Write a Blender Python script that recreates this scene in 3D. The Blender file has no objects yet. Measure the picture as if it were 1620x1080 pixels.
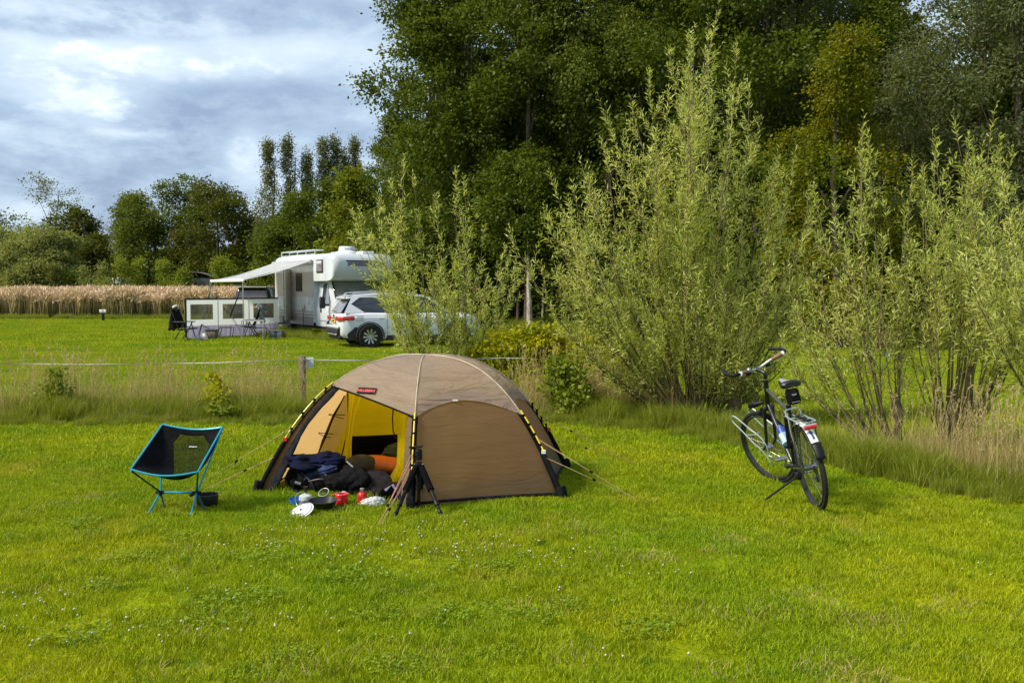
import bpy, math, random
import numpy as np
from mathutils import Matrix, Vector
S = bpy.context.scene
COL = S.collection
R = math.radians

# ---------------------------------------------------------------- camera, sky, sun, exposure
EYE, FPX, HY = 1.75, 1600.0, 455.0
PITCH = math.atan((540 - HY) / FPX)
cam_d = bpy.data.cameras.new("camera"); cam = bpy.data.objects.new("camera", cam_d); COL.objects.link(cam)
cam.location = (0, 0, EYE); cam.rotation_euler = (math.pi / 2 - PITCH, 0, 0)
cam_d.lens = 36.0 * FPX / 1620.0; cam_d.sensor_width = 36.0
cam_d.clip_start = 0.05; cam_d.clip_end = 3000
S.camera = cam
S.view_settings.view_transform = 'Standard'; S.view_settings.look = 'None'
S.view_settings.exposure = 2.0; S.view_settings.gamma = 1.0
S.view_settings.use_curve_mapping = False
SUN_EL, SUN_AZ = R(44), R(-110)      # azimuth measured from +Y (away from camera) towards +X
def build_world():
    w = bpy.data.worlds.new("World"); S.world = w; w.use_nodes = True
    nt = w.node_tree; nt.nodes.clear(); N = nt.nodes.new; L = nt.links.new
    out = N('ShaderNodeOutputWorld')
    sky = N('ShaderNodeTexSky'); sky.sky_type = 'NISHITA'; sky.sun_disc = False
    sky.sun_elevation = SUN_EL; sky.sun_rotation = SUN_AZ
    bg = N('ShaderNodeBackground'); bg.inputs[1].default_value = 0.05; L(sky.outputs[0], bg.inputs[0])
    tc = N('ShaderNodeTexCoord')
    sep = N('ShaderNodeSeparateXYZ'); L(tc.outputs['Generated'], sep.inputs[0])
    def math_(op, a, b=None, c=None):
        m = N('ShaderNodeMath'); m.operation = op
        for i, v in enumerate((a, b, c)):
            if v is None: continue
            if isinstance(v, (int, float)): m.inputs[i].default_value = v
            else: L(v, m.inputs[i])
        return m.outputs[0]
    x, y, z = sep.outputs
    # direction stretched so that cloud banks lie flat near the horizon
    zz = math_('ADD', math_('MULTIPLY', math_('ABSOLUTE', z), 2.6), 0.0)
    cmb = N('ShaderNodeCombineXYZ'); L(x, cmb.inputs[0]); L(y, cmb.inputs[1]); L(zz, cmb.inputs[2])
    def noise(scale, det, rough, dist, off=0.0):
        mp = N('ShaderNodeMapping'); mp.inputs['Location'].default_value = (off, off * 1.7, off * .6)
        L(cmb.outputs[0], mp.inputs[0])
        n = N('ShaderNodeTexNoise'); n.inputs['Scale'].default_value = scale; n.inputs['Detail'].default_value = det
        n.inputs['Roughness'].default_value = rough; n.inputs['Distortion'].default_value = dist
        L(mp.outputs[0], n.inputs[0]); return n.outputs[0]
    n1 = noise(3.4, 8, .56, .25, 3.1); n2 = noise(9.5, 8, .6, .3, 7.7); n3 = noise(24, 8, .62, .2, 1.7)
    # bright gaps in the cloud deck, at their directions
    def blob(px, py, sx, sy, amp):
        dx, dz = (px - 810) / FPX, (HY - py) / FPX
        u = math_('DIVIDE', x, math_('MAXIMUM', y, .05)); v = math_('DIVIDE', z, math_('MAXIMUM', y, .05))
        a = math_('POWER', math_('DIVIDE', math_('SUBTRACT', u, dx), sx), 2.0)
        b = math_('POWER', math_('DIVIDE', math_('SUBTRACT', v, dz), sy), 2.0)
        s = math_('ADD', a, b)
        s = math_('ADD', s, math_('ADD', math_('MULTIPLY', math_('SUBTRACT', n2, .5), 6.0), math_('MULTIPLY', math_('SUBTRACT', n3, .5), 6.0))); s = math_('MAXIMUM', s, -.3)
        return math_('MULTIPLY', math_('EXPONENT', math_('MULTIPLY', s, -1.0)), amp)
    base = math_('ADD', math_('MULTIPLY', math_('SUBTRACT', n1, .5), 1.25), .36)
    base = math_('ADD', base, math_('MULTIPLY', math_('SUBTRACT', n2, .5), .85)); base = math_('ADD', base, math_('MULTIPLY', math_('SUBTRACT', n3, .5), .42))
    for b in ((90, 105, .055, .022, .30), (140, 165, .06, .016, .30), (320, 108, .085, .014, .36), (180, 182, .02, .012, .2),
              (395, 238, .022, .022, .26), (460, 80, .07, .014, .22), (40, 335, .03, .012, .25), (210, 82, .07, .01, .25),
              (235, 50, .14, .022, -.10), (260, 205, .07, .020, -.12), (20, 180, .035, .016, -.12), (420, 165, .1, .018, -.07),
              (150, 270, .16, .022, -.08), (100, 310, .12, .014, -.06)):
        base = math_('ADD', base, blob(*b))
    ramp = N('ShaderNodeValToRGB'); L(base, ramp.inputs[0])
    e = ramp.color_ramp.elements
    cols = ((.06, (.235, .315, .455)), (.34, (.35, .45, .585)), (.52, (.50, .605, .715)), (.72, (.66, .76, .83)), (.95, (.93, .96, .94)))
    while len(e) < len(cols): e.new(.5)
    for k, (p, c) in enumerate(cols): e[k].position = p; e[k].color = (*[v * .72 for v in c], 1)
    cb = N('ShaderNodeBackground'); cb.inputs[1].default_value = .48; L(ramp.outputs[0], cb.inputs[0])
    mix = N('ShaderNodeMixShader'); mix.inputs[0].default_value = .9
    L(bg.outputs[0], mix.inputs[1]); L(cb.outputs[0], mix.inputs[2]); L(mix.outputs[0], out.inputs[0])
build_world()
sd = bpy.data.lights.new("sun", 'SUN'); sun = bpy.data.objects.new("sun", sd); COL.objects.link(sun)
sd.energy = 1.5; sd.angle = R(11); sd.color = (1.0, .92, .76)
sv = Vector((math.cos(SUN_EL) * math.sin(SUN_AZ), math.cos(SUN_EL) * math.cos(SUN_AZ), math.sin(SUN_EL)))
sun.rotation_euler = sv.to_track_quat('Z', 'Y').to_euler(); sun.location = sv * 60

# ---------------------------------------------------------------- helpers
def G(px, py, z=0.0):
    "ground point seen at pixel (px,py) of the 1620x1080 photograph"
    dx, dz = (px - 810) / FPX, (540 - py) / FPX
    c, s = math.cos(PITCH), math.sin(PITCH)
    d = Vector((dx, c + dz * s, -s + dz * c)); t = (z - EYE) / d.z
    return Vector((0, 0, EYE)) + d * t
def A(px, py, Y):
    dx, dz = (px - 810) / FPX, (540 - py) / FPX
    c, s = math.cos(PITCH), math.sin(PITCH)
    d = Vector((dx, c + dz * s, -s + dz * c)); t = Y / d.y
    return Vector((0, 0, EYE)) + d * t
def on_plane(px, py, p0, n):
    dx, dz = (px - 810) / FPX, (540 - py) / FPX
    c, s = math.cos(PITCH), math.sin(PITCH)
    d = Vector((dx, c + dz * s, -s + dz * c)); o = Vector((0, 0, EYE))
    return o + d * ((p0 - o).dot(n) / d.dot(n))

MATS = {}
def mat(name, col, rough=.6, metal=0.0, var=.12, scale=8.0, bump=0.0, bscale=40.0, trans=None, tmix=.4, alpha=None,
        col2=None, spec=.5, attr=None, coat=0.0, emit=None):
    "procedural principled material: noise-varied colour, optional bump, translucency and per-leaf attribute"
    m = bpy.data.materials.new(name); m.use_nodes = True; nt = m.node_tree; nt.nodes.clear()
    N = nt.nodes.new; L = nt.links.new
    out = N('ShaderNodeOutputMaterial'); b = N('ShaderNodeBsdfPrincipled')
    b.inputs['Roughness'].default_value = rough; b.inputs['Metallic'].default_value = metal
    b.inputs['Specular IOR Level'].default_value = spec; b.inputs['Coat Weight'].default_value = coat
    tc = N('ShaderNodeTexCoord')
    n = N('ShaderNodeTexNoise'); n.inputs['Scale'].default_value = scale; n.inputs['Detail'].default_value = 5
    L(tc.outputs['Object'], n.inputs[0])
    c2 = col2 or tuple(max(0, c * (1 - 2 * var)) for c in col)
    c1 = col if col2 else tuple(min(1, c * (1 + var)) for c in col)
    mx = N('ShaderNodeMix'); mx.data_type = 'RGBA'
    mx.inputs[6].default_value = (*c1, 1); mx.inputs[7].default_value = (*c2, 1)
    mr = N('ShaderNodeMapRange'); mr.inputs[1].default_value = .35; mr.inputs[2].default_value = .65
    L(n.outputs[0], mr.inputs[0])
    if attr:
        at = N('ShaderNodeAttribute'); at.attribute_name = attr
        ad = N('ShaderNodeMath'); ad.operation = 'MULTIPLY_ADD'; L(mr.outputs[0], ad.inputs[0]); ad.inputs[1].default_value = .5
        ml = N('ShaderNodeMath'); ml.operation = 'MULTIPLY'; L(at.outputs['Fac'], ml.inputs[0]); ml.inputs[1].default_value = .5
        L(ml.outputs[0], ad.inputs[2]); L(ad.outputs[0], mx.inputs[0])
    else: L(mr.outputs[0], mx.inputs[0])
    L(mx.outputs[2], b.inputs['Base Color'])
    if bump:
        bn = N('ShaderNodeTexNoise'); bn.inputs['Scale'].default_value = bscale; bn.inputs['Detail'].default_value = 4
        L(tc.outputs['Object'], bn.inputs[0]); bp = N('ShaderNodeBump'); bp.inputs['Strength'].default_value = bump
        bp.inputs['Distance'].default_value = .01; L(bn.outputs[0], bp.inputs['Height']); L(bp.outputs[0], b.inputs['Normal'])
    if emit: b.inputs['Emission Color'].default_value = (*emit, 1); b.inputs['Emission Strength'].default_value = 1
    sh = b.outputs[0]
    if trans:
        t = N('ShaderNodeBsdfTranslucent')
        if trans == 'same': 
            g = N('ShaderNodeMix'); g.data_type = 'RGBA'; g.blend_type = 'MULTIPLY'; g.inputs[0].default_value = 1
            L(mx.outputs[2], g.inputs[6]); g.inputs[7].default_value = (1.5, 1.35, .7, 1); L(g.outputs[2], t.inputs[0])
        else: t.inputs[0].default_value = (*trans, 1)
        ms = N('ShaderNodeMixShader'); ms.inputs[0].default_value = tmix; L(sh, ms.inputs[1]); L(t.outputs[0], ms.inputs[2]); sh = ms.outputs[0]
    if alpha is not None:
        tr = N('ShaderNodeBsdfTransparent'); ms = N('ShaderNodeMixShader'); ms.inputs[0].default_value = 1 - alpha
        L(sh, ms.inputs[1]); L(tr.outputs[0], ms.inputs[2]); sh = ms.outputs[0]
    L(sh, out.inputs[0]); MATS[name] = m
    return m

class MB:
    "mesh builder"
    def __init__(s): s.v = []; s.f = []
    def add(s, vs, fs):
        o = len(s.v); s.v += [tuple(v) for v in vs]; s.f += [tuple(i + o for i in f) for f in fs]; return s
    def box(s, c, d, rot=None, bev=0.0):
        x, y, z = (k / 2 for k in d); b = min(bev, x * .9, y * .9, z * .9)
        if b <= 0:
            vs = [Vector((i * x, j * y, k * z)) for i in (-1, 1) for j in (-1, 1) for k in (-1, 1)]
            fs = [(0, 1, 3, 2), (4, 6, 7, 5), (0, 4, 5, 1), (2, 3, 7, 6), (0, 2, 6, 4), (1, 5, 7, 3)]
        else:
            def ring(e, zz): 
                X, Y = x - e, y - e; q = b * .999 if e == 0 else b * .5
                return [Vector(p + (zz,)) for p in ((X, Y - q), (X - q, Y), (-X + q, Y), (-X, Y - q), (-X, -Y + q), (-X + q, -Y), (X - q, -Y), (X, -Y + q))]
            vs = ring(b * .6, -z) + ring(0, -z + b) + ring(0, z - b) + ring(b * .6, z)
            fs = [tuple(range(8))[::-1], tuple(range(24, 32))]
            for r in range(3):
                for i in range(8): j = (i + 1) % 8; fs.append((r * 8 + i, r * 8 + j, r * 8 + 8 + j, r * 8 + 8 + i))
        M = rot if rot is not None else Matrix.Identity(3)
        return s.add([M @ v + Vector(c) for v in vs], fs)
    def tube(s, pts, r, n=8, closed=False, cap=True):
        pts = [Vector(p) for p in pts]; m = len(pts)
        rs = r if isinstance(r, (list, tuple)) else [r] * m
        vs = []; prev = None
        for i, p in enumerate(pts):
            if closed: t = pts[(i + 1) % m] - pts[i - 1]
            else: t = pts[min(i + 1, m - 1)] - pts[max(i - 1, 0)]
            t = t.normalized() if t.length > 1e-9 else Vector((0, 0, 1))
            if prev is None:
                a = Vector((0, 0, 1)) if abs(t.z) < .9 else Vector((1, 0, 0)); u = t.cross(a).normalized()
            else:
                u = prev - t * prev.dot(t); u = u.normalized() if u.length > 1e-6 else t.orthogonal().normalized()
            prev = u; w = t.cross(u)
            for k in range(n):
                a = 2 * math.pi * k / n; vs.append(p + (u * math.cos(a) + w * math.sin(a)) * rs[i])
        fs = []
        for i in range(m if closed else m - 1):
            j = (i + 1) % m
            for k in range(n): l = (k + 1) % n; fs.append((i * n + k, i * n + l, j * n + l, j * n + k))
        if cap and not closed: fs += [tuple(range(n))[::-1], tuple(range((m - 1) * n, m * n))]
        return s.add(vs, fs)
    def lathe(s, prof, c=(0, 0, 0), n=24, M=None):
        "prof: list of (r,z) turned round z"
        M = M or Matrix.Identity(3); c = Vector(c); vs = []
        for r, z in prof:
            for k in range(n): a = 2 * math.pi * k / n; vs.append(M @ Vector((r * math.cos(a), r * math.sin(a), z)) + c)
        fs = []
        for i in range(len(prof) - 1):
            for k in range(n): l = (k + 1) % n; fs.append((i * n + k, i * n + l, (i + 1) * n + l, (i + 1) * n + k))
        return s.add(vs, fs)
    def grid(s, f, nu, nv, flip=False):
        vs = [f(i / nu, j / nv) for j in range(nv + 1) for i in range(nu + 1)]; w = nu + 1
        fs = [(j * w + i, j * w + i + 1, (j + 1) * w + i + 1, (j + 1) * w + i) for j in range(nv) for i in range(nu)]
        return s.add(vs, fs)
    def loft(s, secs, cap=True, closed=True):
        n = len(secs[0]); vs = [v for q in secs for v in q]; fs = []
        for i in range(len(secs) - 1):
            for k in range(n if closed else n - 1): l = (k + 1) % n; fs.append((i * n + k, i * n + l, (i + 1) * n + l, (i + 1) * n + k))
        if cap: fs += [tuple(range(n))[::-1], tuple(range((len(secs) - 1) * n, len(secs) * n))]
        return s.add(vs, fs)
    def prism(s, pts, off):
        "polygon pts extruded by the vector off"
        n = len(pts); off = Vector(off); a = [Vector(p) for p in pts]; vs = a + [p + off for p in a]
        fs = [tuple(range(n))[::-1], tuple(range(n, 2 * n))] + [(i, (i + 1) % n, n + (i + 1) % n, n + i) for i in range(n)]
        return s.add(vs, fs)
    def xform(s, M): s.v = [tuple(M @ Vector(v)) for v in s.v]; return s
    def build(s, name, m, parent=None, smooth=True, world=False, thick=0.0, sharp=35):
        me = bpy.data.meshes.new(name); vs = s.v
        if world and parent is not None:
            inv = (Matrix.Translation(parent.location) @ parent.rotation_euler.to_matrix().to_4x4()).inverted()
            vs = [tuple(inv @ Vector(v)) for v in vs]
        me.from_pydata(vs, [], s.f); me.update()
        import bmesh
        bm = bmesh.new(); bm.from_mesh(me); bmesh.ops.recalc_face_normals(bm, faces=bm.faces); bm.to_mesh(me); bm.free()
        o = bpy.data.objects.new(name, me); COL.objects.link(o)
        if m: me.materials.append(m)
        if smooth:
            me.polygons.foreach_set('use_smooth', [True] * len(me.polygons))
            me.set_sharp_from_angle(angle=R(sharp))
        if thick:
            md = o.modifiers.new('thickness', 'SOLIDIFY'); md.thickness = thick; md.offset = 0
        if parent is not None: o.parent = parent
        return o
def tag(o, label=None, cat=None, group=None, kind=None):
    if label: o['label'] = label
    if cat: o['category'] = cat
    if group: o['group'] = group
    if kind: o['kind'] = kind
    return o
def thing(name, label, cat, loc=(0, 0, 0), rz=0.0, group=None):
    o = bpy.data.objects.new(name, None); COL.objects.link(o); o.empty_display_size = .2
    o.location = loc; o.rotation_euler = (0, 0, rz); return tag(o, label, cat, group)
def copy_tree(o, loc, rz=0.0, sc=1.0, label=None):
    "copy of a thing with copies of its parts"
    def cp(a, par):
        c = a.copy(); COL.objects.link(c)
        if par is not None: c.parent = par
        for ch in [q for q in a.children if q.name not in skip]: cp(ch, c)
        return c
    skip = set(); c = cp(o, None); c.location = loc; c.rotation_euler = (0, 0, rz); c.scale = (sc, sc, sc)
    if label: c['label'] = label
    return c
def arc(c, r, a0, a1, n, ax='xz'):
    out = []
    for i in range(n + 1):
        a = a0 + (a1 - a0) * i / n; p = list(c)
        p['xyz'.index(ax[0])] += r * math.cos(a); p['xyz'.index(ax[1])] += r * math.sin(a); out.append(Vector(p))
    return out
def smooth_path(pts, k=6):
    "Catmull-Rom through pts"
    P = [Vector(p) for p in pts]; P = [P[0] * 2 - P[1]] + P + [P[-1] * 2 - P[-2]]; out = []
    for i in range(1, len(P) - 2):
        for j in range(k):
            t = j / k; a, b, c, d = P[i - 1:i + 3]
            out.append(.5 * ((2 * b) + (c - a) * t + (2 * a - 5 * b + 4 * c - d) * t * t + (3 * b - a - 3 * c + d) * t ** 3))
    out.append(P[-2]); return out
def text(name, body, size, m, parent, M, bold=0.0, align='CENTER'):
    cu = bpy.data.curves.new(name, 'FONT'); cu.body = body; cu.size = size; cu.align_x = align; cu.align_y = 'CENTER'
    cu.offset = bold; cu.resolution_u = 2
    t = bpy.data.objects.new(name + '_tmp', cu); COL.objects.link(t); bpy.context.view_layer.update()
    me = bpy.data.meshes.new_from_object(t.evaluated_get(bpy.context.evaluated_depsgraph_get())); me.name = name
    bpy.data.objects.remove(t); bpy.data.curves.remove(cu)
    me.transform(M); me.materials.clear(); me.materials.append(m)
    o = bpy.data.objects.new(name, me); COL.objects.link(o); o.parent = parent; return o

# fast numpy meshes for foliage
def np_mesh(name, V, F, m, var=None):
    "V (n,3), F (k,4) or (k,3); var per-vertex float"
    me = bpy.data.meshes.new(name); V = np.asarray(V, np.float32); F = np.asarray(F, np.int32); k, w = F.shape
    me.vertices.add(len(V)); me.vertices.foreach_set('co', V.ravel())
    me.loops.add(k * w); me.loops.foreach_set('vertex_index', F.ravel())
    me.polygons.add(k); me.polygons.foreach_set('loop_start', np.arange(0, k * w, w, dtype=np.int32))
    me.update(calc_edges=True)
    if var is not None:
        a = me.attributes.new('var', 'FLOAT', 'POINT'); a.data.foreach_set('value', np.asarray(var, np.float32))
    me.materials.append(m); return me
def unit(a): return a / np.maximum(np.linalg.norm(a, axis=1, keepdims=True), 1e-9)
def leaf_arrays(P, D, Nn, Ln, W, rng, fold=.0, var=None, mid=.45, bend=0.0):
    "one diamond per leaf: base P, direction D, normal-ish Nn"
    n = len(P); D = unit(D); Sd = unit(np.cross(D, Nn)); Nn = np.cross(Sd, D)
    Ln = np.broadcast_to(Ln, n)[:, None]; W = np.broadcast_to(W, n)[:, None]
    b = P; t = P + D * Ln - Nn * Ln * bend; m = P + D * Ln * mid + Nn * Ln * fold
    V = np.stack([b, m + Sd * W / 2, t, m - Sd * W / 2], 1).reshape(-1, 3)
    F = np.arange(4 * n).reshape(-1, 4)
    v = np.repeat(rng.random(n) if var is None else var, 4)
    return V, F, v
def cat_arrays(L):
    o = 0; Vs, Fs, vs = [], [], []
    for V, F, v in L: Vs.append(V); Fs.append(F + o); vs.append(v); o += len(V)
    return np.concatenate(Vs), np.concatenate(Fs), np.concatenate(vs)
def scatter(name, pts, rotz, scl, idx, protos, label=None, kind='stuff', tilt=None):
    "one object: proto meshes instanced on its points by geometry nodes"
    me = bpy.data.meshes.new(name); n = len(pts); me.vertices.add(n); me.vertices.foreach_set('co', np.asarray(pts, np.float32).ravel())
    rot = np.zeros((n, 3), np.float32); rot[:, 2] = rotz
    if tilt is not None: rot[:, :2] = tilt
    a = me.attributes.new('rot', 'FLOAT_VECTOR', 'POINT'); a.data.foreach_set('vector', rot.ravel())
    a = me.attributes.new('scl', 'FLOAT', 'POINT'); a.data.foreach_set('value', np.asarray(scl, np.float32))
    a = me.attributes.new('idx', 'INT', 'POINT'); a.data.foreach_set('value', np.asarray(idx, np.int32))
    o = bpy.data.objects.new(name, me); COL.objects.link(o); o['kind'] = kind
    if label: o['label'] = label
    ng = bpy.data.node_groups.new(name + '_nodes', 'GeometryNodeTree')
    ng.interface.new_socket('Geometry', in_out='INPUT', socket_type='NodeSocketGeometry')
    ng.interface.new_socket('Geometry', in_out='OUTPUT', socket_type='NodeSocketGeometry')
    N = ng.nodes.new; L = ng.links.new; gi = N('NodeGroupInput'); go = N('NodeGroupOutput')
    j = N('GeometryNodeJoinGeometry')
    for p in reversed(protos):
        oi = N('GeometryNodeObjectInfo'); oi.inputs['Object'].default_value = p; oi.inputs['As Instance'].default_value = True
        L(oi.outputs['Geometry'], j.inputs[0])
    ip = N('GeometryNodeInstanceOnPoints'); L(gi.outputs[0], ip.inputs['Points']); L(j.outputs[0], ip.inputs['Instance'])
    ip.inputs['Pick Instance'].default_value = True
    for nm, ty, sock in (('idx', 'INT', 'Instance Index'), ('rot', 'FLOAT_VECTOR', 'Rotation'), ('scl', 'FLOAT', 'Scale')):
        na = N('GeometryNodeInputNamedAttribute'); na.data_type = ty; na.inputs[0].default_value = nm
        L(na.outputs[0], ip.inputs[sock])
    L(ip.outputs[0], go.inputs[0])
    md = o.modifiers.new('instances', 'NODES'); md.node_group = ng
    return o
def proto(name, me):
    return bpy.data.objects.new(name, me)
# ---------------------------------------------------------------- ground, lawn, verge, field
def lawn_color_nodes(nt, shade=1.0):
    "world-position driven lawn colour: yellow-green, deep green and mossy patches"
    N = nt.nodes.new; L = nt.links.new
    geo = N('ShaderNodeNewGeometry')
    def noi(sc, det=4, off=0):
        mp = N('ShaderNodeMapping'); mp.inputs['Location'].default_value = (off, off, 0); mp.inputs['Scale'].default_value = (1, 1, 0.0)
        L(geo.outputs['Position'], mp.inputs[0])
        n = N('ShaderNodeTexNoise'); n.inputs['Scale'].default_value = sc; n.inputs['Detail'].default_value = det; L(mp.outputs[0], n.inputs[0])
        return n.outputs[0]
    def mixc(f, a, b, lo=.4, hi=.6):
        mr = N('ShaderNodeMapRange'); mr.inputs[1].default_value = lo; mr.inputs[2].default_value = hi; L(f, mr.inputs[0])
        m = N('ShaderNodeMix'); m.data_type = 'RGBA'; L(mr.outputs[0], m.inputs[0])
        for i, c in ((6, a), (7, b)):
            if isinstance(c, tuple): m.inputs[i].default_value = (*[k * shade for k in c], 1)
            else: L(c, m.inputs[i])
        return m.outputs[2]
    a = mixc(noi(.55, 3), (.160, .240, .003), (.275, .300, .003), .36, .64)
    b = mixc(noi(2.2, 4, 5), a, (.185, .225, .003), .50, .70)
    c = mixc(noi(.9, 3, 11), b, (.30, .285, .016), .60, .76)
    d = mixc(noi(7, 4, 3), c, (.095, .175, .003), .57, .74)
    return d
def lawn_material(name, blade):
    m = bpy.data.materials.new(name); m.use_nodes = True; nt = m.node_tree; nt.nodes.clear(); N = nt.nodes.new; L = nt.links.new
    out = N('ShaderNodeOutputMaterial'); b = N('ShaderNodeBsdfPrincipled'); b.inputs['Roughness'].default_value = .55 if blade else .9
    b.inputs['Specular IOR Level'].default_value = .25 if blade else .05
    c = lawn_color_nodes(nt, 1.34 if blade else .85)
    if blade:
        at = N('ShaderNodeAttribute'); at.attribute_name = 'var'
        mr = N('ShaderNodeMapRange'); mr.inputs[3].default_value = .62; mr.inputs[4].default_value = 1.4; L(at.outputs['Fac'], mr.inputs[0])
        h = N('ShaderNodeMix'); h.data_type = 'RGBA'; h.blend_type = 'MULTIPLY'; h.inputs[0].default_value = 1
        L(c, h.inputs[6]); L(mr.outputs[0], h.inputs[7]); c = h.outputs[2]
        t = N('ShaderNodeBsdfTranslucent'); L(c, t.inputs[0]); L(c, b.inputs['Base Color'])
        ms = N('ShaderNodeMixShader'); ms.inputs[0].default_value = .35; L(b.outputs[0], ms.inputs[1]); L(t.outputs[0], ms.inputs[2])
        L(ms.outputs[0], out.inputs[0])
    else:
        L(c, b.inputs['Base Color']); 
        n = N('ShaderNodeTexNoise'); n.inputs['Scale'].default_value = 25; n.inputs['Detail'].default_value = 6
        bp = N('ShaderNodeBump'); bp.inputs['Strength'].default_value = .8; bp.inputs['Distance'].default_value = .05
        g = N('ShaderNodeNewGeometry'); L(g.outputs['Position'], n.inputs[0]); L(n.outputs[0], bp.inputs['Height']); L(bp.outputs[0], b.inputs['Normal'])
        L(b.outputs[0], out.inputs[0])
    return m
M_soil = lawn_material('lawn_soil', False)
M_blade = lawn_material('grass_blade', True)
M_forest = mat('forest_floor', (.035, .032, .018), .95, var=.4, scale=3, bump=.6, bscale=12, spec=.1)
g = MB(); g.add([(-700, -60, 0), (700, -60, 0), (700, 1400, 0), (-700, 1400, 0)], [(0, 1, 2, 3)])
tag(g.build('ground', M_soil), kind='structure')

def blade_patch(name, size, n, hmin, hmax, w, rng, lean=.5, m=None, seg2=True):
    P = np.zeros((n, 3)); P[:, :2] = (rng.random((n, 2)) - .5) * size
    a = rng.random(n) * 6.283; h = hmin + (hmax - hmin) * rng.random(n) ** 1.3
    le = lean * rng.random(n) * h; d = np.stack([np.cos(a), np.sin(a), 0 * a], 1)
    a2 = rng.random(n) * 6.283; s = np.stack([np.cos(a2), np.sin(a2), 0 * a], 1) * w / 2
    z = np.array([0, 0, 1.0])
    p0, p1 = P - s, P + s
    mid = P + z * (h * .6)[:, None] + d * (le * .35)[:, None]
    p2, p3 = mid + s * .75, mid - s * .75
    top = P + z * h[:, None] + d * le[:, None]; p4 = top + s * .08; p5 = top - s * .08
    V = np.stack([p0, p1, p2, p3, p4, p5], 1).reshape(-1, 3)
    b = np.arange(n)[:, None] * 6
    F = np.concatenate([b + np.array([0, 1, 2, 3]), b + np.array([3, 2, 4, 5])])
    return np_mesh(name, V, F, m or M_blade, np.repeat(rng.random(n), 6))
def below_verge(x): return np.interp(x, [-9, -6.5, -2.7, .5, 2.0, 2.75, 3.2, 3.7, 4.3, 6], [12.9, 12.9, 13.1, 13.0, 12.2, 10.9, 9.6, 8.7, 8.0, 6.4])
def build_lawn():
    rng = np.random.default_rng(4)
    near = [proto('grass_patch', blade_patch('grass_patch', .36, 1300, .012, .034, .0038, rng, 1.0)) for _ in range(4)]
    pts = []
    y = 4.0
    while y < 10.0:
        w = y * .54 + .5; xs = np.arange(-w, w, .27); pts.append(np.stack([xs, np.full_like(xs, y), 0 * xs], 1)); y += .27
    P = np.concatenate(pts); P[:, :2] += (rng.random((len(P), 2)) - .5) * .16; n = len(P)
    foot = [(-2.10, 8.75), (-.78, 8.08), (.38, 8.48), (.46, 9.75), (-.86, 10.4), (-1.98, 10.0)]
    def outside(q):
        ins = np.ones(len(q), bool)
        for (ax, ay), (bx, by) in zip(foot, foot[1:] + foot[:1]): ins &= ((bx - ax) * (q[:, 1] - ay) - (by - ay) * (q[:, 0] - ax)) > .19 * math.hypot(bx - ax, by - ay)
        return ~ins
    P = P[outside(P)]; n = len(P)
    scatter('lawn_grass', P, rng.random(n) * 6.28, .75 + .6 * rng.random(n), rng.integers(0, 4, n), near, 'short green lawn grass in the foreground', tilt=(rng.random((n,2))-.5)*.1)
    mid = [proto('grass_patch', blade_patch('grass_patch', .85, 2300, .02, .05, .008, rng, .9)) for _ in range(3)]
    pts = []; y = 10.0
    while y < 30:
        w = y * .53 + 1; xs = np.arange(-w, w, .65); pts.append(np.stack([xs, np.full_like(xs, y), 0 * xs], 1)); y += .65
    P = np.concatenate(pts); P[:, :2] += (rng.random((len(P), 2)) - .5) * .3; n = len(P)
    P = P[outside(P)]; n = len(P)
    scatter('middle_lawn_grass', P, rng.random(n) * 6.28, .8 + .45 * rng.random(n), rng.integers(0, 3, n), mid, 'mown lawn grass around the verge')
    far = [proto('grass_patch', blade_patch('grass_patch', 2.2, 3200, .03, .08, .02, rng, .8)) for _ in range(3)]
    pts = []; y = 30.0
    while y < 62:
        w = y * .53 + 2; xs = np.arange(-w, min(w, 22), 1.6); pts.append(np.stack([xs, np.full_like(xs, y), 0 * xs], 1)); y += 1.6
    P = np.concatenate(pts); P[:, :2] += (rng.random((len(P), 2)) - .5) * .7; n = len(P)
    P[:, 2] = -.01
    scatter('far_lawn_grass', P, rng.random(n) * 6.28, .8 + .5 * rng.random(n), rng.integers(0, 3, n), far, 'far mown lawn by the camper')
build_lawn()
M_clover = mat('clover_leaf', (.13, .215, .004), .6, attr='var', col2=(.20, .27, .006), trans='same', tmix=.25, spec=.3)
M_dead = mat('dead_blades', (.42, .34, .16), .7, attr='var', col2=(.30, .22, .10), spec=.1)
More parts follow.
